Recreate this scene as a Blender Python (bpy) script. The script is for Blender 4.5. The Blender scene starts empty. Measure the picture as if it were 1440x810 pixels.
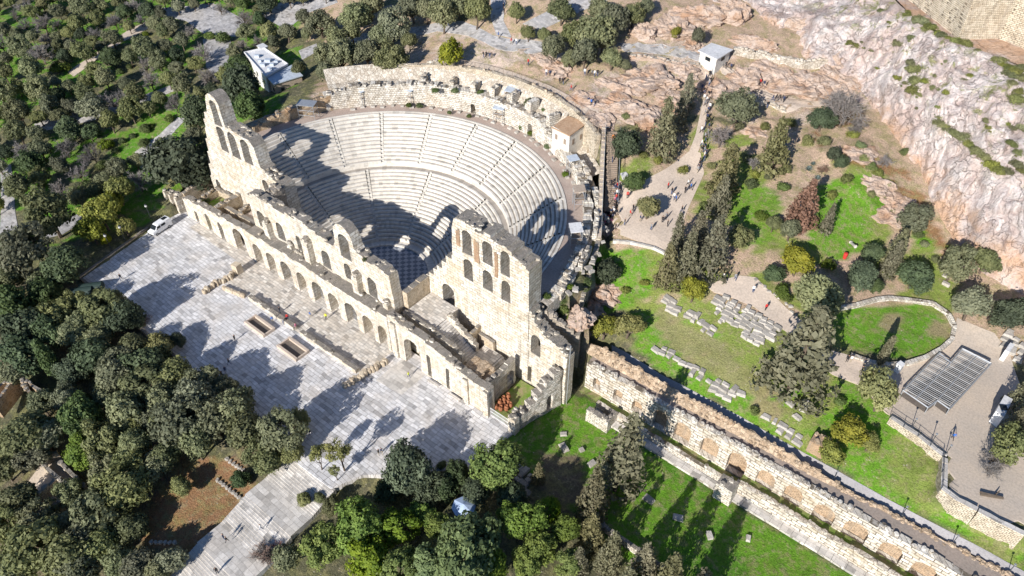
import bpy, math, random
import numpy as np
from mathutils import Vector, Matrix, noise as mnoise
from mathutils.geometry import delaunay_2d_cdt

random.seed(7)
NR = np.random.RandomState(7)
S = bpy.context.scene
COL = S.collection

# ------------------------------------------------------------------ camera
FPX, PITCH, YAW = 1046.2, math.radians(42.219), math.radians(39.275)
CAM = np.array([96.093, -60.257, 103.94])
cd = bpy.data.cameras.new('camera')
cam = bpy.data.objects.new('camera', cd)
COL.objects.link(cam)
cam.location = CAM
cam.rotation_euler = (math.pi / 2 - PITCH, 0, YAW)
cd.sensor_width = 36.0
cd.lens = FPX / 1440.0 * 36.0
cd.clip_start = 1.0
cd.clip_end = 3000.0
S.camera = cam

# ------------------------------------------------------------------ sky, sun, exposure
SUN_EL, SUN_AZ = math.radians(26.5), math.radians(174.0)     # azimuth from +Y
w = bpy.data.worlds.new('World')
S.world = w
w.use_nodes = True
nt = w.node_tree
bg = nt.nodes['Background']
sky = nt.nodes.new('ShaderNodeTexSky')
sky.sky_type = 'NISHITA'
sky.sun_disc = False
sky.sun_elevation = SUN_EL
sky.sun_rotation = SUN_AZ
sky.altitude = 150
sky.ozone_density = 7.0
sky.dust_density = 0.4
nt.links.new(sky.outputs[0], bg.inputs[0])
bg.inputs[1].default_value = 0.085
sd = bpy.data.lights.new('sun', 'SUN')
sun = bpy.data.objects.new('sun', sd)
COL.objects.link(sun)
sd.energy = 5.0
sd.angle = math.radians(0.55)
sd.color = (1.0, 0.965, 0.91)
to_sun = Vector((math.sin(SUN_AZ) * math.cos(SUN_EL), math.cos(SUN_AZ) * math.cos(SUN_EL), math.sin(SUN_EL)))
sun.rotation_euler = to_sun.to_track_quat('Z', 'Y').to_euler()
sun.location = (0, -60, 120)
S.view_settings.view_transform = 'Standard'
S.view_settings.look = 'None'
S.view_settings.exposure = 0.48
S.view_settings.gamma = 1.0
S.render.engine = 'CYCLES'
S.cycles.max_bounces = 5
S.cycles.diffuse_bounces = 3
S.cycles.glossy_bounces = 2
S.cycles.transparent_max_bounces = 4

# ------------------------------------------------------------------ photo survey: pixel (1440x810) -> place
_r = np.array([math.cos(YAW), math.sin(YAW), 0])
_h = np.array([-math.sin(YAW), math.cos(YAW), 0])
_f = _h * math.cos(PITCH) + np.array([0, 0, -math.sin(PITCH)])
_u = _h * math.sin(PITCH) + np.array([0, 0, math.cos(PITCH)])

def proj(P):
    d = np.atleast_2d(np.asarray(P, float)) - CAM
    dep = d @ _f
    dep = np.where(dep < 1, 1, dep)
    return np.stack([720 + FPX * (d @ _r) / dep, 405 - FPX * (d @ _u) / dep], 1)

def ray(px, py):
    d = (px - 720) / FPX * _r - (py - 405) / FPX * _u + _f
    return d

def atz(px, py, z):
    d = ray(px, py)
    p = CAM + d * ((z - CAM[2]) / d[2])
    return p

def pxm(P):
    """metres per photo pixel at a place"""
    return float((np.asarray(P) - CAM) @ _f) / FPX

# ------------------------------------------------------------------ object helpers
def link(o, parent=None):
    COL.objects.link(o)
    if parent is not None:
        o.parent = parent
    return o

def tag(o, label=None, cat=None, group=None, kind=None):
    if label: o['label'] = label
    if cat: o['category'] = cat
    if group: o['group'] = group
    if kind: o['kind'] = kind
    return o

def thing(name, label, cat, loc=(0, 0, 0), rz=0.0, group=None):
    o = bpy.data.objects.new(name, None)
    o.empty_display_size = 0.5
    o.location = [float(v) for v in loc]
    o.rotation_euler = (0, 0, rz)
    COL.objects.link(o)
    return tag(o, label, cat, group)

class MB:
    """collects polygons; build() links them as one mesh"""
    def __init__(s):
        s.v, s.f, s.t = [], [], []
    def add(s, vs, fs, t=0.5):
        n = len(s.v)
        s.v.extend([tuple(float(c) for c in p) for p in vs])
        s.f.extend([tuple(i + n for i in f) for f in fs])
        s.t.extend([t] * len(fs))
    def box(s, c, d, rz=0.0, rx=0.0, ry=0.0, jit=0.0, t=0.5, taper=0.0):
        M = Matrix.Translation(Vector([float(q) for q in c])) @ Matrix.Rotation(rz, 4, 'Z') @ Matrix.Rotation(rx, 4, 'X') @ Matrix.Rotation(ry, 4, 'Y')
        vs = []
        for sz in (-1, 1):
            for sx, sy in ((-1, -1), (1, -1), (1, 1), (-1, 1)):
                k = 1 - taper if sz > 0 else 1
                p = Vector((sx * d[0] / 2 * k, sy * d[1] / 2 * k, sz * d[2] / 2))
                if jit:
                    p += Vector((random.uniform(-jit, jit) * d[0], random.uniform(-jit, jit) * d[1], random.uniform(-jit, jit) * d[2]))
                vs.append(M @ p)
        s.add(vs, [(3, 2, 1, 0), (4, 5, 6, 7), (0, 1, 5, 4), (1, 2, 6, 5), (2, 3, 7, 6), (3, 0, 4, 7)], t)
    def rock(s, c, d, rz=None, t=0.5, rough=0.22, tilt=0.15):
        """weathered block: a cube with cut corners"""
        rz = random.uniform(0, 6.3) if rz is None else rz
        M = Matrix.Translation(Vector([float(q) for q in c])) @ Matrix.Rotation(rz, 4, 'Z') @ Matrix.Rotation(random.uniform(-tilt, tilt), 4, 'X') @ Matrix.Rotation(random.uniform(-tilt, tilt), 4, 'Y')
        vs = []
        n = 8
        for lv, k in ((-0.5, 0.92), (-0.25, 1.0), (0.28, 0.97), (0.5, 0.72)):
            for i in range(n):
                a = (i + 0.5) / n * 2 * math.pi
                x, y = math.cos(a), math.sin(a)
                m = max(abs(x), abs(y)) ** 0.95
                q = 0.5 * k * (1 + random.uniform(-rough, rough) * 0.6) / m
                vs.append(M @ Vector((x * q * d[0], y * q * d[1], (lv + random.uniform(-rough, rough) * 0.3) * d[2])))
        fs = []
        for l in range(3):
            for i in range(n):
                j = (i + 1) % n
                fs.append((l * n + i, l * n + j, (l + 1) * n + j, (l + 1) * n + i))
        fs.append(tuple(reversed(range(n))))
        fs.append(tuple(range(3 * n, 4 * n)))
        s.add(vs, fs, t)
    def tube(s, p0, p1, r0, r1=None, n=6, cap=True, t=0.5):
        r1 = r0 if r1 is None else r1
        p0, p1 = Vector([float(q) for q in p0]), Vector([float(q) for q in p1])
        d = (p1 - p0)
        if d.length < 1e-5: return
        q = d.to_track_quat('Z', 'Y')
        a = [p0 + q @ Vector((math.cos(6.2832 * i / n) * r0, math.sin(6.2832 * i / n) * r0, 0)) for i in range(n)]
        b = [p1 + q @ Vector((math.cos(6.2832 * i / n) * r1, math.sin(6.2832 * i / n) * r1, 0)) for i in range(n)]
        fs = [(i, (i + 1) % n, n + (i + 1) % n, n + i) for i in range(n)]
        if cap:
            fs += [tuple(reversed(range(n))), tuple(range(n, 2 * n))]
        s.add(a + b, fs, t)
    def lathe(s, prof, c=(0, 0, 0), n=12, t=0.5):
        vs, fs = [], []
        for r, z in prof:
            for i in range(n):
                a = 6.28318 * i / n
                vs.append((c[0] + r * math.cos(a), c[1] + r * math.sin(a), c[2] + z))
        for k in range(len(prof) - 1):
            for i in range(n):
                j = (i + 1) % n
                fs.append((k * n + i, k * n + j, (k + 1) * n + j, (k + 1) * n + i))
        fs.append(tuple(reversed(range(n))))
        fs.append(tuple(range((len(prof) - 1) * n, len(prof) * n)))
        s.add(vs, fs, t)
    def mesh(s, name, mats, smooth=False, tint=False, mi=None):
        me = bpy.data.meshes.new(name)
        me.from_pydata(s.v, [], s.f)
        for m in (mats if isinstance(mats, (list, tuple)) else [mats]):
            me.materials.append(m)
        if tint:
            at = me.attributes.new('tint', 'FLOAT', 'FACE')
            at.data.foreach_set('value', np.array(s.t, np.float32))
        if mi is not None:
            me.polygons.foreach_set('material_index', np.array(mi, np.int32))
        if smooth:
            me.polygons.foreach_set('use_smooth', np.ones(len(s.f), bool))
        me.update()
        return me
    def build(s, name, mats, parent=None, world=True, **k):
        o = bpy.data.objects.new(name, s.mesh(name, mats, **k))
        link(o, parent)
        if parent is not None and world:
            o.location = -parent.location
        return o

def inpoly(X, Y, poly):
    X = np.asarray(X, float); Y = np.asarray(Y, float)
    r = np.zeros(X.shape, bool)
    n = len(poly)
    for i in range(n):
        x0, y0 = poly[i]; x1, y1 = poly[(i + 1) % n]
        c = ((y0 > Y) != (y1 > Y))
        with np.errstate(divide='ignore', invalid='ignore'):
            r ^= c & (X < (x1 - x0) * (Y - y0) / (y1 - y0 + 1e-12) + x0)
    return r

def fill2d(outline, holes, step):
    """triangles of a polygon with holes plus inner points: verts (k,2), tris, boundary loops"""
    pts, edges, loops = [], [], []
    for lp in [outline] + holes:
        q = []
        m = len(lp)
        for i in range(m):
            a, b = lp[i], lp[(i + 1) % m]
            L = math.hypot(b[0] - a[0], b[1] - a[1])
            k = max(1, int(L / (step * 1.6)))
            for j in range(k):
                q.append((a[0] + (b[0] - a[0]) * j / k, a[1] + (b[1] - a[1]) * j / k))
        n0 = len(pts)
        pts += q
        edges += [(n0 + i, n0 + (i + 1) % len(q)) for i in range(len(q))]
    xs = [p[0] for p in outline]; ys = [p[1] for p in outline]
    gx, gy = np.meshgrid(np.arange(min(xs) + step / 2, max(xs), step), np.arange(min(ys) + step / 2, max(ys), step))
    gx = gx + NR.uniform(-.2, .2, gx.shape) * step; gy = gy + NR.uniform(-.2, .2, gy.shape) * step
    ok = inpoly(gx, gy, outline)
    for h in holes:
        ok &= ~inpoly(gx, gy, h)
    pts += list(zip(gx[ok], gy[ok]))
    V, E, F, ov, oe, of = delaunay_2d_cdt([Vector((float(a), float(b))) for a, b in pts], edges, [], 0, 1e-5)
    V = np.array([(v.x, v.y) for v in V])
    T = np.array([tuple(f) for f in F])
    c = V[T].mean(1)
    ok = inpoly(c[:, 0], c[:, 1], outline)
    for h in holes:
        ok &= ~inpoly(c[:, 0], c[:, 1], h)
    T = T[ok]
    a, b, d = V[T[:, 0]], V[T[:, 1]], V[T[:, 2]]
    flip = ((b - a)[:, 0] * (d - a)[:, 1] - (b - a)[:, 1] * (d - a)[:, 0]) < 0
    T[flip] = T[flip][:, ::-1]
    cnt = {}
    for t in T:
        for i in range(3):
            e = (int(t[i]), int(t[(i + 1) % 3]))
            cnt[e] = cnt.get(e, 0) + 1
    bd = [e for e in cnt if (e[1], e[0]) not in cnt]
    return V, T, bd

def hsh(a, b, c=0):
    x = math.sin(a * 127.1 + b * 311.7 + c * 74.7) * 43758.5453
    return x - math.floor(x)

def stone_slab(mb, outline, holes, thick, fmap, step=0.8, relief=0.10, t=0.5):
    """wall of coursed stone: fmap(u, w, z) -> place, w = 0 front .. thick back"""
    V, T, bd = fill2d(outline, holes, step)
    n = len(V)
    vs = []
    for side in (0, 1):
        for u, z in V:
            r = int(z / 0.55)
            b = hsh(r, int(u / 1.1 + 0.5 * (r % 2)), side) - 0.4
            nz = mnoise.noise(Vector((u * 0.35, z * 0.35, side * 7.0)))
            dw = relief * (b * 0.9 + nz)
            vs.append(fmap(u, (-dw if side == 0 else thick + dw), z))
    fs = [tuple(int(i) for i in t) for t in T] + [tuple(int(i) + n for i in t[::-1]) for t in T]
    for a, b in bd:
        fs.append((b, a, a + n, b + n))
    mb.add(vs, fs, t)

def arch(x, w, zb, zt, n=8):
    """opening with a round head, centred on x"""
    r = w / 2
    zs = zt - r
    if zs < zb + 0.2:
        r2 = zt - zb - 0.2
        zs = zb + 0.2
    else:
        r2 = r
    p = [(x - r, zb), (x + r, zb)]
    for i in range(n + 1):
        a = math.pi * i / n
        p.append((x + r * math.cos(a), zs + r2 * math.sin(a)))
    return p

def ragged(pts, lo=0.7, hi=1.6, amp=0.3, seed=1):
    """broken masonry top line along a sparse polyline (left to right): stepped blocks"""
    rr = random.Random(seed)
    out = []
    xs = [p[0] for p in pts]; zs = [p[1] for p in pts]
    x = xs[0]
    while x < xs[-1] - 0.2:
        w_ = min(rr.uniform(lo, hi), xs[-1] - x)
        z = float(np.interp(x + w_ / 2, xs, zs)) + rr.uniform(-amp, amp)
        out += [(x + 0.01, z), (x + w_ - 0.01, z + rr.uniform(-.06, .06))]
        x += w_
    return out

def mapx(y0):      # wall running along x, front towards -y
    return lambda u, w_, z: (u, y0 + w_, z)
def mapy(x0):      # wall running along y, front towards +x
    return lambda u, w_, z: (x0 - w_, u, z)
def maplin(p, q):
    """wall from p to q in plan; front on the right hand side of p->q"""
    p = np.array(p[:2], float); q = np.array(q[:2], float)
    d = (q - p) / np.linalg.norm(q - p)
    n = np.array([-d[1], d[0]])
    return (lambda u, w_, z: (p[0] + d[0] * u + n[0] * w_, p[1] + d[1] * u + n[1] * w_, z)), float(np.linalg.norm(q - p))
# ------------------------------------------------------------------ materials
class N:
    def __init__(s, name):
        s.m = bpy.data.materials.new(name)
        s.m.use_nodes = True
        s.t = s.m.node_tree
        s.b = s.t.nodes['Principled BSDF']
        s.b.inputs['Roughness'].default_value = 0.9
        s.b.inputs['Specular IOR Level'].default_value = 0.2
    def n(s, typ, **k):
        o = s.t.nodes.new(typ)
        for a, v in k.items(): setattr(o, a, v)
        return o
    def l(s, a, b): s.t.links.new(a, b)
    def pos(s, obj=False):
        if obj: return s.n('ShaderNodeTexCoord').outputs['Object']
        return s.n('ShaderNodeNewGeometry').outputs['Position']
    def noise(s, vec, scale, detail=4, rough=0.6, dist=0.0):
        o = s.n('ShaderNodeTexNoise'); s.l(vec, o.inputs['Vector'])
        o.inputs['Scale'].default_value = scale; o.inputs['Detail'].default_value = detail
        o.inputs['Roughness'].default_value = rough; o.inputs['Distortion'].default_value = dist
        return o.outputs['Fac']
    def ramp(s, fac, *st):
        o = s.n('ShaderNodeValToRGB'); s.l(fac, o.inputs[0])
        e = o.color_ramp.elements
        while len(e) < len(st): e.new(0.5)
        for i, (p, c) in enumerate(st):
            e[i].position = p
            e[i].color = (c, c, c, 1) if not isinstance(c, (tuple, list)) else (*c, 1)
        return o.outputs[0]
    def mix(s, a, b, fac, mode='MIX'):
        o = s.n('ShaderNodeMix', data_type='RGBA', blend_type=mode)
        for sock, v in ((o.inputs[0], fac), (o.inputs[6], a), (o.inputs[7], b)):
            if hasattr(v, 'links'): s.l(v, sock)
            elif isinstance(v, (tuple, list)): sock.default_value = (*v, 1)
            else: sock.default_value = v if sock == o.inputs[0] else (v, v, v, 1)
        return o.outputs[2]
    def math(s, op, a, b=0.0):
        o = s.n('ShaderNodeMath', operation=op)
        for sock, v in ((o.inputs[0], a), (o.inputs[1], b)):
            if hasattr(v, 'links'): s.l(v, sock)
            else: sock.default_value = v
        return o.outputs[0]
    def comb(s, x, y, z=0.0):
        o = s.n('ShaderNodeCombineXYZ')
        for i, v in enumerate((x, y, z)):
            if hasattr(v, 'links'): s.l(v, o.inputs[i])
            else: o.inputs[i].default_value = v
        return o.outputs[0]
    def sep(s, v):
        o = s.n('ShaderNodeSeparateXYZ'); s.l(v, o.inputs[0]); return o.outputs
    def brick(s, vec, bw, bh, c1, c2, mortar=0.012, cm=(0.1, 0.09, 0.07), off=0.5, bias=0.0, freq=2):
        o = s.n('ShaderNodeTexBrick'); s.l(vec, o.inputs['Vector'])
        o.offset = off; o.offset_frequency = freq
        o.inputs['Scale'].default_value = 1.0
        o.inputs['Brick Width'].default_value = bw; o.inputs['Row Height'].default_value = bh
        o.inputs['Mortar Size'].default_value = mortar; o.inputs['Mortar Smooth'].default_value = 0.3
        o.inputs['Bias'].default_value = bias
        o.inputs['Color1'].default_value = (*c1, 1); o.inputs['Color2'].default_value = (*c2, 1); o.inputs['Mortar'].default_value = (*cm, 1)
        return o
    def bump(s, h, strength=0.5, dist=0.1):
        o = s.n('ShaderNodeBump'); s.l(h, o.inputs['Height'])
        o.inputs['Strength'].default_value = strength; o.inputs['Distance'].default_value = dist
        s.l(o.outputs[0], s.b.inputs['Normal'])
    def out(s, c, rough=None):
        if hasattr(c, 'links'): s.l(c, s.b.inputs['Base Color'])
        else: s.b.inputs['Base Color'].default_value = (*c, 1)
        if rough is not None: s.b.inputs['Roughness'].default_value = rough
        return s.m

def masonry(name, c1, c2, stain, bw=1.15, bh=0.55, stain_amt=0.5, cm=(0.17, 0.14, 0.105), mortar=0.03, pit=0.5):
    k = N(name)
    P = k.pos()
    x, y, z = k.sep(P)
    wob = k.math('MULTIPLY', k.math('SUBTRACT', k.noise(P, 0.5, 2), 0.5), 0.5)
    vec = k.comb(k.math('ADD', k.math('ADD', x, y), wob), k.math('ADD', z, k.math('MULTIPLY', wob, 0.3)))
    b = k.brick(vec, bw, bh, c1, c2, mortar, cm)
    blot = k.noise(P, 0.22, 5, 0.65)
    c = k.mix(b.outputs['Color'], stain, k.math('MULTIPLY', k.ramp(blot, (0.48, 0.0), (0.66, 1.0)), stain_amt))
    fine = k.noise(P, 2.2, 6, 0.7)
    c = k.mix(c, k.ramp(fine, (0.30, 0.55), (0.5, 1.0), (0.75, 1.12)), 1.0, 'MULTIPLY')
    pits = k.noise(P, 1.1, 3, 0.5)
    c = k.mix(c, (0.10, 0.085, 0.065), k.math('MULTIPLY', k.ramp(pits, (0.66, 0.0), (0.72, 1.0)), pit))
    mo = k.noise(P, 0.9, 2, 0.5)
    c = k.mix(c, (min(c1[0]*1.12, .8), min(c1[1]*1.12, .78), min(c1[2]*1.15, .72)), k.ramp(mo, (0.5, 0.0), (0.62, 0.4)))
    strk = k.noise(k.comb(k.math('MULTIPLY', k.math('ADD', x, y), 0.9), 0.0, k.math('MULTIPLY', z, 0.10)), 1.0, 5, 0.65)
    c = k.mix(c, (0.27, 0.225, 0.18), k.math('MULTIPLY', k.ramp(strk, (0.53, 0.0), (0.68, 1.0)), 0.55))
    hgt = k.math('ADD', k.math('MULTIPLY', b.outputs['Fac'], -0.6), k.math('ADD', k.math('MULTIPLY', fine, 1.0), k.math('MULTIPLY', k.noise(P, 7, 3), 0.4)))
    k.bump(hgt, 0.75, 0.12)
    return k.out(c, 0.92)

M = {}
M['limestone'] = masonry('limestone_masonry', (0.72, 0.67, 0.58), (0.52, 0.455, 0.36), (0.50, 0.39, 0.25), bw=1.3, bh=0.62, stain_amt=0.5, mortar=0.05, cm=(0.27, 0.22, 0.165))
M['bigblock'] = masonry('large_squared_blocks', (0.72, 0.67, 0.58), (0.46, 0.40, 0.32), (0.46, 0.36, 0.23), bw=1.5, bh=0.66, stain_amt=0.5, mortar=0.08, cm=(0.16, 0.13, 0.10))
M['limestone_warm'] = masonry('warm_limestone_masonry', (0.62, 0.52, 0.39), (0.50, 0.40, 0.28), (0.46, 0.33, 0.18), bw=0.8, bh=0.42, stain_amt=0.6)
M['limestone_white'] = masonry('white_limestone_masonry', (0.70, 0.655, 0.575), (0.48, 0.425, 0.35), (0.48, 0.38, 0.27), bw=0.9, bh=0.48, mortar=0.05, stain_amt=0.4)
M['rubble'] = masonry('rubble_masonry', (0.56, 0.44, 0.30), (0.44, 0.33, 0.21), (0.48, 0.29, 0.15), bw=0.5, bh=0.3, stain_amt=0.6, mortar=0.04)
M['brickish'] = masonry('brick_masonry', (0.45, 0.29, 0.18), (0.36, 0.22, 0.13), (0.5, 0.38, 0.24), bw=0.6, bh=0.22, stain_amt=0.4)
M['nichefill'] = masonry('tan_niche_fill', (0.50, 0.37, 0.25), (0.42, 0.30, 0.195), (0.36, 0.23, 0.13), bw=0.7, bh=0.35, stain_amt=0.6)
M['retaining'] = masonry('retaining_rubble', (0.62, 0.54, 0.42), (0.50, 0.42, 0.31), (0.40, 0.30, 0.2), bw=0.55, bh=0.35, stain_amt=0.4, mortar=0.04)
M['dark_stone'] = masonry('weathered_grey_masonry', (0.42, 0.36, 0.29), (0.33, 0.28, 0.22), (0.24, 0.21, 0.18), bw=0.9, bh=0.5, stain_amt=0.6)

def walltop(name, c1, c2, c3):
    k = N(name); P = k.pos()
    a = k.noise(P, 0.8, 6, 0.7); b = k.noise(P, 3.5, 5, 0.7)
    c = k.mix(c1, c2, k.ramp(a, (0.38, 0.0), (0.62, 1.0)))
    c = k.mix(c, c3, k.ramp(b, (0.55, 0.0), (0.7, 0.8)))
    c = k.mix(c, k.ramp(k.noise(P, 9, 4), (0.3, 0.5), (0.6, 1.1)), 1.0, 'MULTIPLY')
    k.bump(k.math('ADD', a, b), 1.0, 0.15)
    return k.out(c)
M['walltop'] = walltop('weathered_wall_top', (0.33, 0.29, 0.25), (0.22, 0.20, 0.17), (0.46, 0.41, 0.34))
def rubblemat(name, c1, c2, sc):
    k = N(name); P = k.pos()
    v = k.n('ShaderNodeTexVoronoi'); k.l(P, v.inputs['Vector']); v.inputs['Scale'].default_value = sc
    e = k.n('ShaderNodeTexVoronoi', feature='DISTANCE_TO_EDGE'); k.l(P, e.inputs['Vector']); e.inputs['Scale'].default_value = sc
    r = k.sep(v.outputs['Color'])[0]
    c = k.mix(c1, c2, r)
    c = k.mix(c, (0.20, 0.155, 0.11), k.ramp(e.outputs['Distance'], (0.0, 0.8), (0.09, 0.0)))
    c = k.mix(c, k.ramp(k.noise(P, 0.5, 5), (0.3, 0.72), (0.65, 1.1)), 1.0, 'MULTIPLY')
    k.bump(k.math('ADD', e.outputs['Distance'], k.noise(P, 5, 4)), 0.8, 0.15)
    return k.out(c)
M['rubbletop'] = rubblemat('earthy_rubble', (0.54, 0.42, 0.30), (0.37, 0.265, 0.175), 1.5)
M['palerubble'] = rubblemat('pale_rubble', (0.66, 0.60, 0.51), (0.46, 0.39, 0.31), 1.4)
M['block'] = None

def paving(name, c1, c2, bw, bh, stain, amt, cm=(0.30, 0.27, 0.24), rot=False, mortar=0.02):
    k = N(name); P = k.pos()
    x, y, z = k.sep(P)
    wob = k.math('MULTIPLY', k.math('SUBTRACT', k.noise(P, 0.25, 2), 0.5), 0.8)
    row = k.math('FLOOR', k.math('DIVIDE', k.math('ADD', y, wob), bh))
    # every row gets its own slab length and shift
    rnd = k.n('ShaderNodeTexWhiteNoise', noise_dimensions='1D'); k.l(row, rnd.inputs['W'])
    xs = k.math('ADD', k.math('MULTIPLY', x, k.math('ADD', k.math('MULTIPLY', rnd.outputs['Value'], 0.7), 0.65)), k.math('MULTIPLY', rnd.outputs['Value'], 13.0))
    vec = k.comb(xs, k.math('ADD', y, wob))
    b = k.brick(vec, bw, bh, c1, c2, mortar, cm, off=0.37)
    c = k.mix(b.outputs['Color'], stain, k.math('MULTIPLY', k.ramp(k.noise(P, 0.16, 5, 0.65), (0.45, 0.0), (0.68, 1.0)), amt))
    col = k.math('FLOOR', k.math('DIVIDE', xs, bw))
    w2 = k.n('ShaderNodeTexWhiteNoise', noise_dimensions='2D'); k.l(k.comb(col, row), w2.inputs['Vector'])
    c = k.mix(c, k.ramp(w2.outputs['Value'], (0.0, 0.52), (0.12, 0.82), (0.6, 1.0), (1.0, 1.12)), 0.9, 'MULTIPLY')
    c = k.mix(c, k.ramp(k.noise(P, 1.7, 6, 0.7), (0.28, 0.72), (0.55, 1.0), (0.8, 1.08)), 1.0, 'MULTIPLY')
    k.bump(k.math('ADD', k.math('MULTIPLY', b.outputs['Fac'], -1.0), k.math('MULTIPLY', k.noise(P, 3, 4), 0.5)), 0.4, 0.05)
    return k.out(c, 0.75)
M['plaza'] = paving('grey_marble_paving', (0.77, 0.75, 0.74), (0.60, 0.585, 0.58), 1.5, 0.72, (0.60, 0.52, 0.43), 0.5, mortar=0.035, cm=(0.24, 0.22, 0.205))
M['oldpaving'] = paving('yellowed_stone_paving', (0.74, 0.69, 0.62), (0.56, 0.50, 0.43), 1.2, 0.62, (0.60, 0.50, 0.38), 0.3, mortar=0.04)
M['stepstone'] = paving('pale_step_stone', (0.66, 0.62, 0.57), (0.56, 0.52, 0.47), 1.8, 0.9, (0.5, 0.42, 0.33), 0.3)
M['path'] = paving('grey_flagstones', (0.46, 0.44, 0.43), (0.36, 0.35, 0.35), 0.9, 0.6, (0.44, 0.38, 0.30), 0.4)

def gritty(name, c1, c2, sc=0.25, fine=5.0, rough=0.95, tracks=False):
    k = N(name); P = k.pos()
    c = k.mix(c1, c2, k.ramp(k.noise(P, sc, 5, 0.65), (0.36, 0.0), (0.64, 1.0)))
    c = k.mix(c, k.ramp(k.noise(P, fine, 5, 0.7), (0.25, 0.68), (0.55, 1.0), (0.8, 1.12)), 1.0, 'MULTIPLY')
    k.bump(k.noise(P, fine * 1.3, 4), 0.4, 0.05)
    return k.out(c, rough)
M['asphalt'] = gritty('pale_asphalt', (0.42, 0.395, 0.39), (0.35, 0.33, 0.325), 0.15, 4.0)
M['gravel'] = gritty('sandy_gravel', (0.60, 0.49, 0.38), (0.50, 0.425, 0.35), 0.12, 3.0)
M['concrete'] = gritty('pale_concrete', (0.60, 0.49, 0.395), (0.50, 0.415, 0.34), 0.2, 3.0)
M['earthtop'] = gritty('trodden_earth', (0.36, 0.29, 0.24), (0.30, 0.25, 0.21), 0.3, 3.0)
M['passage'] = gritty('brown_passage_floor', (0.40, 0.31, 0.26), (0.47, 0.38, 0.32), 0.3, 3.0)
M['whiteroof'] = gritty('white_roof_coating', (0.74, 0.73, 0.72), (0.62, 0.61, 0.60), 0.3, 2.0, 0.6)
M['whitewall'] = gritty('whitewashed_wall', (0.72, 0.69, 0.63), (0.62, 0.58, 0.52), 0.4, 2.0, 0.8)
M['greyroof'] = gritty('pale_metal_roof', (0.52, 0.57, 0.63), (0.46, 0.51, 0.57), 0.3, 1.5, 0.5)
M['tanwall'] = gritty('tan_plaster', (0.46, 0.37, 0.29), (0.40, 0.32, 0.25), 0.4, 3.0)
M['tileroof'] = gritty('brown_roof_boards', (0.40, 0.25, 0.15), (0.50, 0.34, 0.22), 1.2, 3.0)
M['wood'] = gritty('weathered_timber', (0.33, 0.26, 0.2), (0.27, 0.21, 0.16), 0.8, 5.0)
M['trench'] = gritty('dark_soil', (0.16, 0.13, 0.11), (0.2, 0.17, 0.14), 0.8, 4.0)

def marble(name, c1, c2, stain, amt):
    k = N(name); P = k.pos()
    x, y, z = k.sep(P)
    c = k.mix(c1, c2, k.ramp(k.noise(P, 0.5, 5, 0.7), (0.35, 0.0), (0.65, 1.0)))
    # slabs of slightly different tone round the bowl
    ang = k.math('ARCTAN2', k.math('SUBTRACT', y, 14.1), x)
    rad = k.math('SQRT', k.math('ADD', k.math('POWER', x, 2.0), k.math('POWER', k.math('SUBTRACT', y, 14.1), 2.0)))
    w2 = k.n('ShaderNodeTexWhiteNoise', noise_dimensions='2D')
    k.l(k.comb(k.math('FLOOR', k.math('MULTIPLY', ang, 26.0)), k.math('FLOOR', k.math('MULTIPLY', z, 2.15))), w2.inputs['Vector'])
    c = k.mix(c, k.ramp(w2.outputs['Value'], (0.0, 0.72), (0.2, 0.94), (0.6, 1.0), (1.0, 1.06)), 1.0, 'MULTIPLY')
    c = k.mix(c, stain, k.math('MULTIPLY', k.ramp(k.noise(P, 1.6, 6, 0.72), (0.52, 0.0), (0.7, 1.0)), amt))
    k.bump(k.noise(P, 5, 4), 0.3, 0.04)
    return k.out(c, 0.7)
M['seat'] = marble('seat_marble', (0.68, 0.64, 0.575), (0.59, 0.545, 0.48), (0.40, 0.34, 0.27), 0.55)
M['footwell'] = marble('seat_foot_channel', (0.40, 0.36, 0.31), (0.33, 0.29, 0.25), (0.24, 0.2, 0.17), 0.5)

def checker():
    k = N('checkered_marble'); P = k.pos()
    o = k.n('ShaderNodeTexChecker'); k.l(P, o.inputs['Vector'])
    o.inputs['Scale'].default_value = 1.05
    o.inputs['Color1'].default_value = (0.42, 0.43, 0.45, 1); o.inputs['Color2'].default_value = (0.17, 0.19, 0.23, 1)
    c = k.mix(o.outputs['Color'], k.ramp(k.noise(P, 2, 5), (0.3, 0.75), (0.6, 1.05)), 1.0, 'MULTIPLY')
    return k.out(c, 0.5)
M['checker'] = checker()

def plain(name, c, rough=0.6, metal=0.0, var=0.12):
    k = N(name)
    P = k.pos(True)
    cc = k.mix(c, k.ramp(k.noise(P, 3.0, 3), (0.3, 1 - var), (0.7, 1 + var)), 1.0, 'MULTIPLY')
    k.b.inputs['Metallic'].default_value = metal
    return k.out(cc, rough)
M['steel'] = plain('grey_steel', (0.42, 0.43, 0.44), 0.45, 0.5)
M['slatsteel'] = plain('dark_grey_slats', (0.30, 0.30, 0.30), 0.85)
M['darksteel'] = plain('dark_painted_steel', (0.05, 0.055, 0.06), 0.5)
M['whitepaint'] = plain('white_paint', (0.78, 0.78, 0.78), 0.35)
M['glass'] = plain('dark_glass', (0.02, 0.025, 0.03), 0.08)
M['rubber'] = plain('black_rubber', (0.02, 0.02, 0.02), 0.8)
M['terracotta'] = plain('terracotta', (0.32, 0.13, 0.065), 0.85)
M['redpaint'] = plain('red_paint', (0.55, 0.05, 0.04), 0.5)
M['greentarp'] = plain('dark_green_tarp', (0.03, 0.05, 0.045), 0.6)
M['bluetarp'] = plain('pale_blue_cloth', (0.45, 0.55, 0.72), 0.7)
M['lamp'] = plain('frosted_lamp_head', (0.6, 0.6, 0.58), 0.3)
M['headlamp'] = plain('clear_headlamp', (0.7, 0.7, 0.68), 0.15)
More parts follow.
